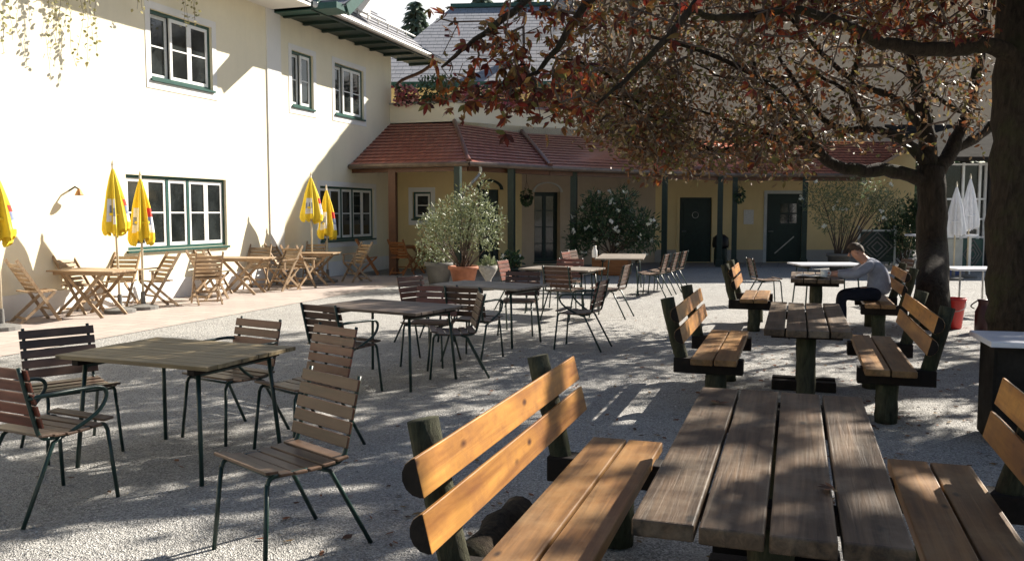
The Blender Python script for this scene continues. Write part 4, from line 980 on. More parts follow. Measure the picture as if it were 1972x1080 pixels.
# creepers hanging down the cream wall from the eave
for i, (px0, px1, ytop, ybot) in enumerate(((0, 40, -60, 165), (78, 104, -60, 175), (112, 180, -60, 190), (262, 276, -60, 35), (344, 368, -60, 48))):
    names_ = ('creeper strands hanging at the left picture edge of the cream wall', 'narrow creeper strand hanging second from the picture edge', 'widest pale creeper hanging down the sunlit cream wall', 'short creeper tip left of the upper window', 'creeper strand dangling in front of the upper window')
    y0 = W.o; D = 14.5
    a0, a1 = [(_ray(px, 60)) for px in (px0, px1)]
    Y0, Y1 = [(-11.05) / r.x * r.y for r in (a0, a1)]
    zt = 6.05; rb = _ray((px0 + px1) / 2, ybot); zb = CAMH + rb.z * (-11.05 / rb.x)
    cr = thing('hanging_creeper', names_[i], 'creeper', (-10.95, (Y0 + Y1) / 2, zt), 0, 'creepers hanging from the eave'); off = V((-10.95, (Y0 + Y1) / 2, zt))
    ns = max(2, int((Y1 - Y0) / .085)); m = MB(off); lf = MB(off)
    for k in range(ns):
        y = Y0 + (Y1 - Y0) * (k + .5) / ns; ze = zb + random.random() ** .8 * (5.3 - zb) if zb < 5.2 else zb; x = -11.0 + random.uniform(-.1, .12); pts = [V((x, y, zt))]
        while pts[-1].z > ze: pts.append(pts[-1] + V((random.uniform(-.015, .015), random.uniform(-.03, .03), -.1)))
        if len(pts) < 3: continue
        m.tube(pts, .004, 4)
        for q in pts:
            for _ in range(5 if (q.z > 5.15 and i < 3) else 2):
                if random.random() < .75: lf.leaf(q + rand_dir() * (.07 if q.z > 5.15 else .03), (rand_dir() + V((0, 0, -.5))), rand_dir(), .07, .048)
    m.build('stem', 'twig_pale', cr); lf.build('foliage', 'vine_leaf', cr)

# ------------------------------------------------------------------ trees
class Tree:
    def __init__(s, name, label, base, bark):
        s.root = thing(name, label, 'tree', base); s.base = V(base); s.bark = bark; s.tm = MB(s.base); s.nodes = []; s.par = []; s.paths = []
    def limb(s, pts, r0, r1, seg=12, n=5, wob=.03):
        P = bez(pts, n); k = len(P); out = []
        for i, p_ in enumerate(P):
            j = V((random.gauss(0, wob), random.gauss(0, wob), random.gauss(0, wob))) if 0 < i < k - 1 else V((0, 0, 0)); out.append(p_ + j * min(1, 3 * r0))
        s.tm.tube(out, [(r0 + (r1 - r0) * i / (k - 1)) * random.uniform(.93, 1.07) for i in range(k)], seg)
        s.nodes += [tuple(p_) for p_ in out[1:]]
    def grow(s, targets, step=.28, wig=.05):
        T = np.array([tuple(t) for t in targets]); Nn = np.array(s.nodes)
        d = np.min(np.linalg.norm(T[:, None, :] - Nn[None, :, :], axis=2), axis=1); order = np.argsort(d)
        s.cnt = [0] * len(s.nodes); parent = [-1] * len(s.nodes); first = len(s.nodes)
        buf = np.zeros((len(s.nodes) + len(T) * 12, 3)); buf[:len(s.nodes)] = Nn; cntn = len(s.nodes)
        paths = []
        for i in order:
            t = T[i]; dd = buf[:cntn] - t; k = int(np.argmin(np.einsum('ij,ij->i', dd, dd))); a = buf[k].copy(); L_ = float(np.linalg.norm(t - a)); m = max(1, min(11, int(L_ / step)))
            prev = k; ids = [k]; side = rng.normal(0, 1, 3); side[2] = abs(side[2]) * .6
            for q in range(1, m + 1):
                f = q / m; p_ = a + (t - a) * f + side * math.sin(PI * f) * L_ * .09 + rng.normal(0, wig, 3) * (f < 1)
                buf[cntn] = p_; parent.append(prev); prev = cntn; ids.append(cntn); cntn += 1
            paths.append(ids)
        cnt = np.zeros(cntn)
        for ids in paths: cnt[ids[-1]] += 1
        for i in range(cntn - 1, first - 1, -1): cnt[parent[i]] += cnt[i]
        s.pos = buf[:cntn]; s.count = cnt; s.twigs = paths
    def twig_mesh(s, mat, tip=.0035, k=.42, seg=4, mx=.05):
        m = MB(s.base)
        for ids in s.twigs:
            m.tube([V(s.pos[i]) for i in ids], [min(mx, tip * max(1, s.count[i]) ** k) if j else min(mx, tip * max(1, s.count[ids[1]]) ** k) for j, i in enumerate(ids)], seg, False)
        m.build('branches', mat, s.root, True)
    def finish_trunk(s): s.tm.build('trunk', s.bark, s.root, True)
def boxpts(n, x0, x1, y0, y1, D0, D1, fn=None):
    out = []
    while len(out) < n:
        px, py, D = random.uniform(x0, x1), random.uniform(y0, y1), random.uniform(D0, D1)
        if fn is None or random.random() < fn(px, py, D): out.append(AT(px, py, D))
    return out
def cluster(m, p, ln, k=5, droop=.5):
    ax = rand_dir(); ax = (ax + V((0, 0, -droop))).normalized(); nrm = rand_dir(.9)
    u = ax.cross(nrm).normalized()
    for q in range(k):
        a = (q - (k - 1) / 2) * R(38); d = ax * math.cos(a) + u * math.sin(a); m.leaf(p, d + rand_dir() * .15, nrm + rand_dir() * .25, ln * (1 - .12 * abs(q - (k - 1) / 2)) * random.uniform(.8, 1.15), ln * .36)

# middle tree
mt = Tree('chestnut_tree', 'dark spreading tree with bare low limbs beside the red bucket', G(1793, 632), 'bark')
b = mt.base
mt.limb([b + V((0, 0, -.1)), b + V((0, 0, .5)), AT(1795, 480, 13.3), AT(1795, 380, 13.3), AT(1793, 320, 13.3)], .25, .19, 16, 5, .012)
mt.limb([AT(1800, 350, 13.3), AT(1720, 330, 13.2), AT(1650, 326, 13.1), AT(1597, 312, 13.0), AT(1550, 275, 12.9), AT(1510, 232, 12.8), AT(1478, 190, 12.7), AT(1450, 120, 12.6)], .115, .04)
mt.limb([AT(1597, 312, 13.0), AT(1540, 235, 12.6), AT(1490, 170, 12.2), AT(1380, 110, 11.9), AT(1250, 70, 11.8)], .06, .02)
mt.limb([AT(1550, 275, 12.9), AT(1470, 268, 12.7), AT(1380, 290, 12.4), AT(1310, 255, 12.2), AT(1200, 200, 12.0)], .045, .014)
mt.limb([AT(1796, 330, 13.3), AT(1740, 270, 13.2), AT(1680, 250, 13.2), AT(1610, 245, 13.3), AT(1560, 200, 13.4), AT(1500, 110, 13.5)], .085, .03)
mt.limb([AT(1790, 330, 13.3), AT(1783, 250, 13.4), AT(1765, 160, 13.5), AT(1750, 60, 13.6), AT(1730, -60, 13.8)], .14, .06)
mt.limb([AT(1783, 250, 13.4), AT(1720, 190, 13.3), AT(1650, 160, 13.3), AT(1580, 100, 13.3), AT(1500, 10, 13.4)], .07, .025)
mt.limb([AT(1800, 330, 13.3), AT(1835, 285, 13.4), AT(1870, 200, 13.6), AT(1890, 90, 13.8), AT(1900, -40, 14)], .13, .05)
mt.limb([AT(1835, 285, 13.4), AT(1900, 250, 13.6), AT(1960, 180, 13.8), AT(2050, 60, 14)], .10, .04)
mt.limb([AT(1670, 250, 13.2), AT(1640, 180, 13.0), AT(1655, 90, 12.9), AT(1640, 10, 12.8)], .06, .025)
for k in range(11):      # crooked side limbs crossing the open middle of the crown
    a = V(mt.nodes[random.randrange(12, len(mt.nodes))]); s_ = rng.normal(0, 1, 3); d = V((s_[0] - .35, s_[1] * .5, abs(s_[2]) * .6 + .12)).normalized(); ln_ = random.uniform(.9, 1.9)
    b_k = a + d * ln_ * .5 + V((random.uniform(-.25, .25), random.uniform(-.2, .2), random.uniform(-.3, .15))); mt.limb([a, b_k, a + d * ln_], random.uniform(.028, .05), .01, 7, 4, .1)
mt.finish_trunk()
def lowlim(px): return np.interp(px, [1060, 1090, 1180, 1300, 1420, 1560, 1620, 1760, 1900], [190, 240, 290, 322, 325, 330, 270, 230, 260])
tg = boxpts(320, 1080, 1900, -90, 120, 11.2, 14.5)
tg += boxpts(1150, 1070, 1900, -90, 335, 11.2, 14.8, lambda px, py, D: (py < lowlim(px) - (D - 12) * 8) * (1.0 if px < 1560 else .35))
tg += boxpts(170, 1540, 1900, 40, 285, 12.0, 14.2)
tg += boxpts(330, 1200, 1560, 215, 332, 11.5, 13.5)
tg += boxpts(420, 1080, 1320, 120, 315, 11.5, 14.0, lambda px, py, D: py < lowlim(px))
def outside(q, lim=.27):
    d = q - V((0, 0, CAMH)); dv = d.dot(VIEW); lx = d.x * math.cos(YAW) + d.y * math.sin(YAW)
    return dv < .5 or d.z / dv > lim or lx / dv > .66
# gaps in the canopy: where the sun comes through on to tables, seats and gravel
GAPS = []
for px, py, z, rx, ry in ((1640, 840, .755, .13, .22), (1600, 885, .755, .2, .1), (1690, 965, .755, .14, .1), (1300, 960, .755, .13, .2), (1345, 880, .755, .12, .2), (1430, 880, .755, .1, .16), (1480, 1000, .755, .12, .08), (1560, 820, .755, .2, .07), (1390, 800, .755, .14, .06),
                          (1240, 868, .455, .2, .16), (1090, 960, .455, .12, .3), (1000, 1040, .455, .12, .25), (1870, 935, .455, .08, .14), (1915, 1010, .455, .08, .14), (1750, 930, .455, .1, .12),
                          (1150, 745, 0, .5, .14), (1260, 705, 0, .45, .12), (1000, 800, 0, .5, .15), (1760, 775, 0, .4, .12), (1850, 730, 0, .4, .14), (1650, 730, 0, .3, .1), (1220, 655, 0, .6, .2), (1100, 690, 0, .5, .16),
                          (1550, 612, .755, .3, .12), (1530, 632, .755, .25, .1), (1745, 668, .455, .12, .14), (1690, 690, .455, .1, .1), (1450, 660, 0, .3, .16), (1400, 655, .455, .1, .3)):
    q = G(px, py, z); k_ = .72 if z > .7 else 1.0; GAPS.append((q.x - .83 * z, q.y - 1.2 * z, rx * k_, ry * k_))
for yy, zz, rx, ry in ((2.55, .82, .26, .2), (2.95, .72, .3, .13), (3.25, .84, .2, .1), (3.45, .62, .26, .12), (3.75, .80, .26, .12), (4.1, .62, .26, .12), (4.38, .8, .2, .07), (2.62, .6, .24, .16), (3.05, .88, .2, .1)):
    GAPS.append((-1.06 - .83 * zz, yy - 1.2 * zz, rx * .8, ry * .72))
GA = np.array(GAPS)
def in_gap(q, grow=0.0):
    gx_, gy_ = q.x - .83 * q.z, q.y - 1.2 * q.z
    return bool(np.any(((gx_ - GA[:, 0]) / (GA[:, 2] + grow)) ** 2 + ((gy_ - GA[:, 1]) / (GA[:, 3] + grow)) ** 2 < 1))
from mathutils import noise as mnoise
def shaft(q, sx=.9, sy=2.0, thr=.0): return mnoise.noise(V(((q.x - .83 * q.z) * sx, (q.y - 1.2 * q.z) * sy, 3.7))) > thr
ov = []
while len(ov) < 700:
    q = V((random.uniform(-1.0, 8.5), random.uniform(11, 20), random.uniform(3.2, 8.8)))
    if outside(q, .29) and not in_gap(q, .1) and (shaft(q, .7, 1.2, -.1) or random.random() < .1): ov.append(q)
pt_ = AT(1805, 500, 13.05)
for _ in range(60):  # out-of-view twigs added along the sun ray to shade the trunk
    h = random.uniform(3.5, 10); q = pt_ + V((.83 * h, 1.2 * h, h)) + rand_dir() * random.uniform(0, .7)
    if outside(q, .27): ov.append(q)
ncore = len(tg); tg += ov
mt.grow(tg, .25, .045); mt.twig_mesh('twig_pale', .0056)
lf = MB(mt.base)
for ids in mt.twigs:
    e = V(mt.pos[ids[-1]]); n_ = 26 if outside(e, .29) else (10 if random.random() < .8 else 3)
    for q in range(n_):
        p_ = e + rand_dir() * random.uniform(.02, .26)
        if n_ > 20 and in_gap(p_): continue
        if random.random() < .9: lf.leaf(p_, rand_dir(-.3), rand_dir(.3), (random.uniform(.1, .2) if n_ > 20 else random.uniform(.06, .12)), (random.uniform(.05, .09) if n_ > 20 else random.uniform(.03, .055)))
lf.build('crown', 'brown_leaf', mt.root)

# big tree at the right edge, its boughs overhead
bt = Tree('maple_tree', 'thick trunk at the right picture edge with red autumn leaves overhead', G(1965, 700), 'bark2')
b = bt.base; Db = (b - V((0, 0, CAMH))).dot(VIEW)
bt.limb([b + V((0, 0, -.1)), b + V((0, 0, .4)), AT(1962, 540, Db), AT(1965, 350, Db + .1), AT(1968, 150, Db + .2), AT(1975, -60, Db + .3), AT(1985, -260, Db + .3)], .34, .26, 18, 5, .015)
bt.limb([AT(1965, 120, Db + .1), AT(1905, 88, Db), AT(1830, 96, Db - .1), AT(1750, 92, Db - .2), AT(1690, 80, Db - .3), AT(1620, 45, Db - .5), AT(1520, 20, Db - .6), AT(1400, 35, Db - .8), AT(1300, 10, Db - 1.)], .10, .025)
bt.limb([AT(1970, -60, Db + .2), AT(1850, -150, Db - .2), AT(1650, -190, Db - .7), AT(1450, -150, Db - 1.2), AT(1250, -90, Db - 1.6), AT(1130, 10, Db - 1.8), AT(1060, 110, Db - 1.9), AT(1000, 165, Db - 2.0)], .10, .012)
bt.limb([AT(1250, -90, Db - 1.6), AT(1110, -70, Db - 1.9), AT(990, 20, Db - 2.2), AT(900, 90, Db - 2.3), AT(850, 130, Db - 2.3)], .05, .01)
bt.limb([AT(1450, -150, Db - 1.2), AT(1330, 20, Db - 1.4), AT(1230, 130, Db - 1.5), AT(1150, 200, Db - 1.6)], .05, .012)
bt.limb([b + V((.0, .0, 4.0)), b + V((-.2, -.9, 4.7)), b + V((-.5, -2.0, 5.2)), b + V((-.9, -3.4, 5.5))], .16, .05)
bt.limb([b + V((.0, .0, 3.6)), b + V((.9, -.6, 4.3)), b + V((1.9, -1.4, 5.0)), b + V((2.6, -2.4, 5.4))], .15, .05)
bt.limb([b + V((.0, .0, 4.4)), b + V((.9, .7, 5.2)), b + V((1.9, 1.5, 5.8))], .15, .05)
bt.limb([b + V((0, 0, 4.6)), b + V((-.4, .3, 5.6)), b + V((-1.4, .5, 6.6)), b + V((-2.6, .4, 7.2))], .15, .05)
bt.finish_trunk()
red = boxpts(50, 850, 1010, 10, 200, Db - 2.6, Db - 1.6, lambda px, py, D: .9 if abs(py - (200 - (px - 850) * .55)) < 75 else .12)
red += boxpts(62, 950, 1130, 20, 235, Db - 2.5, Db - 1.2, lambda px, py, D: .5 + .5 * (py > 120))
red += boxpts(34, 1010, 1320, -90, 80, Db - 2.4, Db - .8)
red += boxpts(60, 1300, 1900, -160, 70, Db - 1.8, Db - .2)
red += boxpts(150, 1480, 1930, -120, 75, Db - 1.2, Db + 1.5)
red += boxpts(12, 1250, 1620, 60, 330, Db - 1.6, Db, lambda px, py, D: .3)
over = []
while len(over) < 1500:
    q = V((random.uniform(-2.5, 7.0), random.uniform(4.0, 14.0), random.uniform(3.6, 8.0)))
    gx_, gy_ = q.x - .83 * q.z, q.y - 1.2 * q.z        # where its shade falls
    if gy_ < -1.5 or gy_ > 9.5: continue
    if outside(q) and random.random() < min(1, max(.05, (gx_ + 2.5) / 1.9)) ** 1.2 and not in_gap(q, .12) and (shaft(q, .8, 1.7, -.02) or random.random() < .06): over.append(q)
nred = len(red); bt.grow(red + over, .26, .045); bt.twig_mesh('twig', .004)
lf = MB(bt.base)
for ids in bt.twigs:
    e = V(bt.pos[ids[-1]]); near = (e - V((0, 0, CAMH))).dot(VIEW)
    far = outside(e)
    for q in range(6 if far else 3):
        pc = e + rand_dir() * random.uniform(.0, .2)
        if far and in_gap(pc, .04): continue
        cluster(lf, pc, random.uniform(.12, .2) if far else random.uniform(.075, .13), random.choice((3, 4, 5)), .6)
    if len(ids) > 3:
        for i in ids[2:-1]:
            if random.random() < .35 and not (far and in_gap(V(bt.pos[i]), .05)): cluster(lf, V(bt.pos[i]) + rand_dir() * .05, random.uniform(.08, .12), 3, .6)
lf.build('crown', 'red_leaf', bt.root)

# broad trees beyond the pavilion, darkening the right background
for lab, px, D, H_, wd in (('dark broad tree beyond the pavilion roof, right of the middle trunk', 1850, 34, 9.5, 4.2), ('dark broad tree beyond the evergreen bush', 1752, 38, 8.0, 3.0), ('dark tree behind the big right trunk', 1985, 33, 10, 4.5)):
    a = AT(px, 400, D); t = thing('broadleaf_tree', lab, 'tree', (a.x, a.y, 0), 0, 'trees beyond the pavilion')
    m = MB(); m.tube([(0, 0, 0), (.1, 0, H_ * .4), (0, .1, H_ * .8)], [.3, .2, .05], 8)
    for k in range(9): an = k * 2.4; m.tube([(0, 0, H_ * (.25 + .06 * k)), (math.cos(an) * wd * .5, math.sin(an) * wd * .5, H_ * (.4 + .06 * k))], [.08, .02], 5)
    m.build('trunk', 'bark', t); m = MB()
    for k in range(60):
        d = rand_dir(); c = V((d.x * wd * .8, d.y * wd * .8, H_ * .55 + d.z * H_ * .4)) * random.uniform(.7, 1.0); c.z = max(.8, c.z)
        for _ in range(70): m.leaf(c + rand_dir() * random.uniform(.1, .95), rand_dir(-.2), rand_dir(.6), random.uniform(.16, .3), .12)
    m.build('crown', 'dark_leaf', t)
# unseen leaf screen added behind and right of the camera to block sky fill
hg = MB()
def blocker_run(a, b, h, th):
    a, b = V(a), V(b); n = int((b - a).length * h * 7)
    u = (b - a).normalized(); w_ = V((-u.y, u.x, 0))
    for _ in range(n):
        p_ = a.lerp(b, random.random()) + w_ * random.gauss(0, th) + V((0, 0, random.uniform(.05, h) * random.uniform(.85, 1.05))); hg.leaf(p_, rand_dir(), rand_dir(), random.uniform(.3, .6), .32)
blocker_run((-11, -5.5, 0), (10.5, -5.5, 0), 6.0, .5); blocker_run((10.5, -5.5, 0), (10.5, 8, 0), 4.2, .5)
tag(hg.build('sky_blocker', 'dark_leaf'), 'tall dark leaf screen added out of view to block sky fill', 'sky_blocker', None, 'stuff')
# conifers far behind the roofs
for lab, px, top, D, wd in (('pointed conifer in the sky gap behind the guest house roof', 800, 2, 62, 4.6), ('smaller conifer right of the pointed one in the sky gap', 846, 30, 66, 4.4), ('broad conifer half hidden by red leaves above the grey roof', 928, -22, 60, 4.6), ('conifer behind the inn chimney', 1010, -40, 68, 4.6)):
    a = AT(px, top, D); t = thing('conifer', lab, 'tree', (a.x, a.y, 0), 0, 'conifers beyond the roofs'); H_ = a.z
    m = MB(); m.tube([(0, 0, 0), (0, 0, H_ * .6), (0, 0, H_)], [.3, .18, .02], 8); m.build('trunk', 'bark', t)
    m = MB()
    for lev in np.arange(4.0, H_, .30):
        rr = wd * (1 - lev / H_) ** .8 * random.uniform(.75, 1.1) + .1; k = int(9 + rr * 8)
        for j in range(k):
            an = random.uniform(0, 2 * PI); d = V((math.cos(an), math.sin(an), -.25))
            for f in np.arange(.15, 1.01, .22):
                p_ = V((0, 0, lev)) + d * rr * f; m.leaf(p_, d + V((random.uniform(-.7, .7), random.uniform(-.7, .7), -.25)), V((0, 0, 1)) + rand_dir() * .5, .75 * random.uniform(.6, 1.2), .3)
    m.build('crown', 'conifer', t)

# ------------------------------------------------------------------ leaf litter
lt = MB()
for _ in range(2300):
    x, y = random.gauss(.6, 1.7), 1.8 + 12 * random.random() ** 1.4
    if mnoise.noise(V((x * .8, y * .8, 9))) < -.12 and random.random() < .8: continue
    a = random.uniform(0, 2 * PI); lt.leaf(V((x, y, .012)), V((math.cos(a), math.sin(a), .12)), V((random.gauss(0, .2), random.gauss(0, .2), 1)), random.uniform(.03, .075), random.uniform(.015, .035))
lo_ = lt.build('fallen_leaves', 'litter'); tag(lo_, 'small brown leaves scattered over the gravel', 'leaves', None, 'stuff')
pbm = MB()
for _ in range(2600):
    x, y = random.uniform(-6, 2.6), 1.6 + 8 * random.random() ** 1.5; r_ = random.uniform(.003, .009) * (1.6 if random.random() < .06 else 1)
    vs = [V((x + r_ * a * random.uniform(.7, 1.3), y + r_ * b * random.uniform(.7, 1.3), r_ * c * .7 + r_ * .3)) for a, b, c in ((1, 0, 0), (0, 1, 0), (-1, 0, 0), (0, -1, 0), (0, 0, 1), (0, 0, -1))]
    pbm._raw(vs, [(0, 1, 4), (1, 2, 4), (2, 3, 4), (3, 0, 4), (1, 0, 5), (2, 1, 5), (3, 2, 5), (0, 3, 5)])
tag(pbm.build('loose_pebbles', 'pebble'), 'loose pale pebbles lying on the gravel', 'pebbles', None, 'stuff')
for lab, px, py, z, a in (('dry curled leaf at the far left corner of the nearest picnic table', 1385, 778, .757, .4), ('small red brown leaf lying on the third plank of the nearest picnic table', 1605, 943, .757, 2.0)):
    p_ = G(px, py, z); m = MB(p_)
    for k in range(5): m.leaf(p_ + V((0, 0, .006)), V((math.cos(a + k * .7), math.sin(a + k * .7), .25)), V((random.gauss(0, .3), random.gauss(0, .3), 1)), .05, .024)
    o = m.build('dry_leaf', 'litter'); o.location = p_; tag(o, lab, 'leaf', 'single leaves on the nearest picnic table')

# ------------------------------------------------------------------ things on the tables
tz = .76
nq = G(1560, 533, tz); npz = thing('newspaper', 'open newspaper lying before the seated man', 'newspaper', nq)
for s in (-1, 1):
    m = MB(); 
    for k in range(5):
        x0, x1 = s * .18 * k / 5, s * .18 * (k + 1) / 5; z0, z1 = .012 + .016 * math.sin(PI * k / 5), .012 + .016 * math.sin(PI * (k + 1) / 5)
        m.face([(x0, -.2, z0), (x1, -.2, z1), (x1, .2, z1), (x0, .2, z0)])
    m.build('page', 'paper', npz)
cq_ = G(1587, 534, tz); cu = thing('coffee_cup', 'white coffee cup beside the newspaper', 'cup', cq_)
m = MB(); m.lathe([(.03, .006), (.045, .03), (.05, .10), (.046, .10), (.04, .03)], (0, 0, 0), 16); m.build('bowl', 'porcelain', cu, True)
m = MB(); m.tube(bez([(.045, 0, .085), (.08, 0, .075), (.075, 0, .04), (.042, 0, .035)], 4), .007, 6); m.build('handle', 'porcelain', cu, True)
m = MB(); m.lathe([(.03, 0), (.08, .006), (.085, .012), (.03, .006)], (0, 0, 0), 18); m.build('saucer', 'porcelain', cu, True)
vq = G(1145, 496, .73); vs = thing('table_candle', 'white candle jar on the farthest long table', 'candle', vq)
m = MB(); m.lathe([(.05, 0), (.055, .02), (.055, .14), (.035, .17), (.035, .2)], (0, 0, 0), 14); m.build('jar', 'porcelain', vs, True)
m = MB(); m.lathe([(.038, .2), (.038, .225), (.01, .235)], (0, 0, 0), 12); m.build('lid', 'zinc', vs, True)

# ------------------------------------------------------------------ the seated man
def skin_body(name, verts, edges, rad, mat, parent, root=0, sub=2, off=V((0, 0, 0))):
    me = bpy.data.meshes.new(name); me.from_pydata([tuple(V(v) - off) for v in verts], edges, []); me.materials.append(M[mat])
    o = bpy.data.objects.new(name, me); C.objects.link(o); o.parent = parent
    md = o.modifiers.new('skin', 'SKIN'); sk = me.skin_vertices[0]
    for i, r_ in enumerate(rad):
        r2 = r_ if hasattr(r_, '__len__') else (r_, r_); sk.data[i].radius = r2; sk.data[i].use_root = (i == root)
    md.use_smooth_shade = True; md.branch_smoothing = .6
    sb = o.modifiers.new('sub', 'SUBSURF'); sb.levels = sub; sb.render_levels = sub
    return o
PB = V((1.02, 12.55, 0)); man = thing('person', 'man in a grey blue jumper and dark trousers reading at the picnic table', 'person', PB)
# local: faces -x, +y is his right side (away from camera is +y)
hip = V((.03, 0, .56)); 
vs_, es_, rd_ = [], [], []
def add(p_, r_, prev=None):
    vs_.append(V(p_)); rd_.append(r_); i = len(vs_) - 1
    if prev is not None: es_.append((prev, i))
    return i
h0 = add((.03, 0, .56), (.13, .15)); s1 = add((.06, 0, .69), (.125, .14), h0); s2 = add((.04, 0, .83), (.125, .155), s1); s3 = add((-.05, 0, .94), (.10, .14), s2); nk = add((-.15, 0, 1.0), .062, s3)
hd1 = add((-.235, 0, 1.07), (.10, .085), nk); hd2 = add((-.27, 0, 1.15), (.075, .066), hd1)
arms = {}
for s in (-1, 1):
    sh = add((-.06, s * .175, .935), .062, s3); el = add((-.27, s * .25, .80), .046, sh); wr = add((-.50, s * .16, .80), .032, el); pa = add((-.58, s * .14, .795), (.038, .018), wr); arms[s] = (sh, el, wr, pa)
legs = {}
for s in (-1, 1):
    hp = add((0.0, s * .10, .545), .09, h0); kn = add((-.42, s * .13, .52), .062, hp); an = add((-.40, s * .13, .09), .04, kn); to = add((-.56, s * .14, .045), (.04, .03), an); legs[s] = (hp, kn, an, to)
body = skin_body('body', vs_, es_, rd_, 'skin', man)
# fingers, face and ears as children
for s in (-1, 1):
    HX = -.06; hv, he, hr = [V((-.50 + HX, s * .14, .795))], [], [.018]
    for k in range(4):
        y = s * (.14 + (k - 1.5) * .019); ln_ = (.062, .075, .07, .055)[k]; a = len(hv)
        hv += [V((-.545 + HX, y, .797)), V((-.545 + HX - ln_ * .6, y, .79)), V((-.545 + HX - ln_, y, .775))]; hr += [.0095, .009, .007]; he += [(0, a), (a, a + 1), (a + 1, a + 2)]
    a = len(hv); hv += [V((-.515 + HX, s * .105, .795)), V((-.55 + HX, s * .085, .785)), V((-.575 + HX, s * .085, .778))]; hr += [.011, .010, .008]; he += [(0, a), (a, a + 1), (a + 1, a + 2)]
    skin_body('hand', hv, he, hr, 'skin', man, 0, 1)
fc = V((-.25, 0, 1.105)); fwd = V((-.84, 0, -.54)).normalized(); upv = V((-.54, 0, .84)).normalized()
fa = MB(); fa.tube([fc + fwd * .07 + upv * .03, fc + fwd * .105 - upv * .005, fc + fwd * .085 - upv * .02], [.010, .016, .012], 8); fa.build('nose', 'skin', man, True)
for s in (-1, 1): fa = MB(); fa.tube([fc + V((.0, s * .072, 0)) + upv * .025, fc + V((.01, s * .092, 0)), fc + V((0, s * .075, 0)) - upv * .03], [.012, .02, .01], 8); fa.build('ear', 'skin', man, True)
ey = MB()
for s in (-1, 1): ey.box(fc + fwd * .078 + V((0, s * .03, 0)) + upv * .025, (.012, .02, .01))
ey.build('eye', 'shoe', man)
mo = MB(); mo.box(fc + fwd * .083 - upv * .045, (.012, .045, .008)); mo.build('mouth', 'maroon', man)
hm = MB(); hr_ = lambda a, b: V((0, 0, 0)) + fwd * (math.cos(a) * math.cos(b) * .108) + V((0, 1, 0)) * (math.sin(a) * math.cos(b) * .093) + upv * (math.sin(b) * .128)
for i in range(20):
    for j in range(12):
        a0, a1, b0, b1 = 2 * PI * i / 20, 2 * PI * (i + 1) / 20, PI * (j / 12 - .5), PI * ((j + 1) / 12 - .5)
        c_ = hr_((a0 + a1) / 2, (b0 + b1) / 2)
        if c_.dot(upv) * 1.1 - c_.dot(fwd) * 1.0 > .035: hm.face([fc + hr_(a0, b0), fc + hr_(a1, b0), fc + hr_(a1, b1), fc + hr_(a0, b1)])
hm.build('hair', 'hair', man, True)
sw_v = [vs_[h0] + V((.01, 0, -.05)), vs_[s1], vs_[s2], vs_[s3] + V((.01, 0, .01)), vs_[nk] + V((.02, 0, -.0))]; sw_e = [(0, 1), (1, 2), (2, 3), (3, 4)]; sw_r = [(.165, .18), (.15, .165), (.155, .18), (.145, .17), .092]
for s in (-1, 1):
    sh, el, wr, pa = arms[s]; k = len(sw_v); sw_v += [vs_[sh], vs_[el], vs_[el].lerp(vs_[wr], .92)]; sw_e += [(3, k), (k, k + 1), (k + 1, k + 2)]; sw_r += [.082, .064, .045]
skin_body('jumper', sw_v, sw_e, sw_r, 'sweater', man)
tr_v = [vs_[h0] + V((0, 0, -.01))]; tr_e = []; tr_r = [(.095, .10)]
for s in (-1, 1):
    hp, kn, an, to = legs[s]; k = len(tr_v); tr_v += [vs_[hp], vs_[kn], vs_[kn].lerp(vs_[an], .92)]; tr_e += [(0, k), (k, k + 1), (k + 1, k + 2)]; tr_r += [.105, .08, .062]
skin_body('trousers', tr_v, tr_e, tr_r, 'trousers', man)
for s in (-1, 1):
    hp, kn, an, to = legs[s]; skin_body('shoe', [vs_[an] + V((.04, 0, -.04)), vs_[to] + V((.06, 0, .005)), vs_[to] + V((-.04, 0, .0))], [(0, 1), (1, 2)], [.05, (.052, .045), (.045, .034)], 'shoe', man, 0, 1)

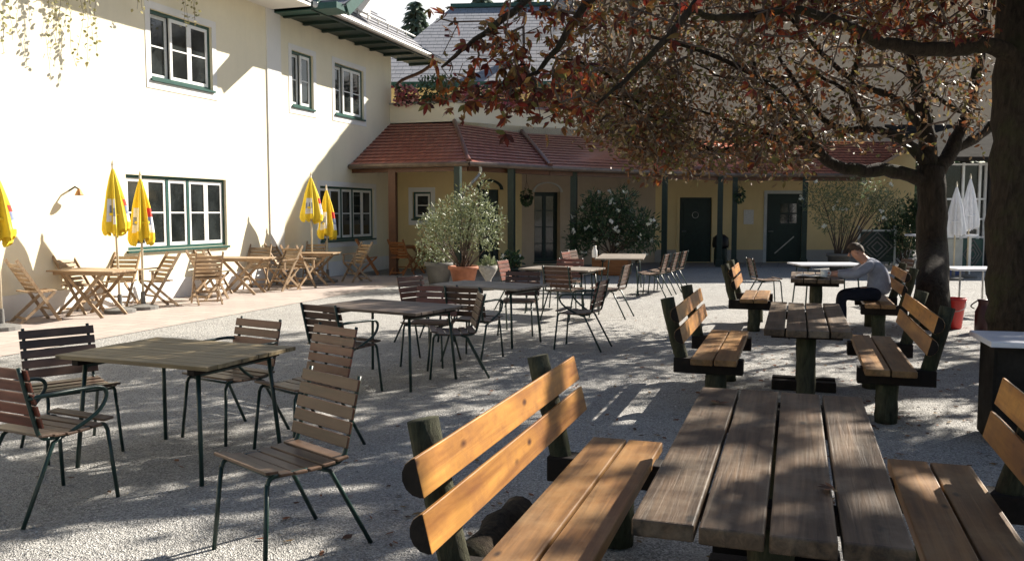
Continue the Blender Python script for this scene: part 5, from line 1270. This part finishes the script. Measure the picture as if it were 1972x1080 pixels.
# ------------------------------------------------------------------ light, sky, camera
ms, nts, outs = newmat('bright_hazy_cloud'); em = N(nts, 'ShaderNodeEmission'); L(nts, em.outputs[0], outs.inputs[0])
ctc = nts.nodes.new('ShaderNodeTexCoord'); cf = noise(nts, ctc.outputs['Object'], .006, 5, .55)
L(nts, ramp(nts, [(.3, (.62, .66, .72)), (.6, (.95, .95, .95))], cf), em.inputs[0]); em.inputs[1].default_value = .5
M['cloud'] = ms
skm = MB(); ka = 28; ke = 10
def skp(i, j):
    az = R(-50 + 52 * i / ka); el = R(-1 + 29 * j / ke); return V((420 * math.sin(az) * math.cos(el), 420 * math.cos(az) * math.cos(el), 420 * math.sin(el)))
for i in range(ka):
    for j in range(ke): skm.face([skp(i, j), skp(i + 1, j), skp(i + 1, j + 1), skp(i, j + 1)])
structure('sky', skm, 'cloud')
SUN = V((.47, .68, .565)).normalized()
sl = bpy.data.lights.new('sun', 'SUN'); sl.energy = 5.0; sl.angle = R(.55); sl.color = (1.0, .93, .82)
so = bpy.data.objects.new('sun', sl); C.objects.link(so); so.rotation_euler = (-SUN).to_track_quat('-Z', 'Y').to_euler(); so.location = (20, 30, 30)
w = bpy.data.worlds.new('World'); bpy.context.scene.world = w; w.use_nodes = True; nt = w.node_tree; nt.nodes.clear()
sky = nt.nodes.new('ShaderNodeTexSky'); sky.sky_type = 'NISHITA'; sky.sun_disc = False
sky.sun_elevation = math.asin(SUN.z); sky.sun_rotation = math.atan2(SUN.x, SUN.y); sky.air_density = 1.0; sky.dust_density = 0.8; sky.ozone_density = 1.0
bg = nt.nodes.new('ShaderNodeBackground'); bg.inputs[1].default_value = .05
ow = nt.nodes.new('ShaderNodeOutputWorld'); L(nt, sky.outputs[0], bg.inputs[0]); L(nt, bg.outputs[0], ow.inputs[0])
cam = bpy.data.cameras.new('camera'); cam.sensor_width = 36; cam.lens = 36 * FPX / 1972; cam.clip_start = .05; cam.clip_end = 600
co = bpy.data.objects.new('camera', cam); C.objects.link(co); co.location = (0, 0, CAMH); co.rotation_euler = (PI / 2 - PITCH, 0, YAW)
sc_ = bpy.context.scene; sc_.camera = co
sc_.view_settings.view_transform = 'Standard'; sc_.view_settings.look = 'None'; sc_.view_settings.exposure = 1.35; sc_.view_settings.gamma = 1
sc_.cycles.max_bounces = 8; sc_.cycles.transparent_max_bounces = 8
try: sc_.cycles.use_denoising = True
except Exception: pass
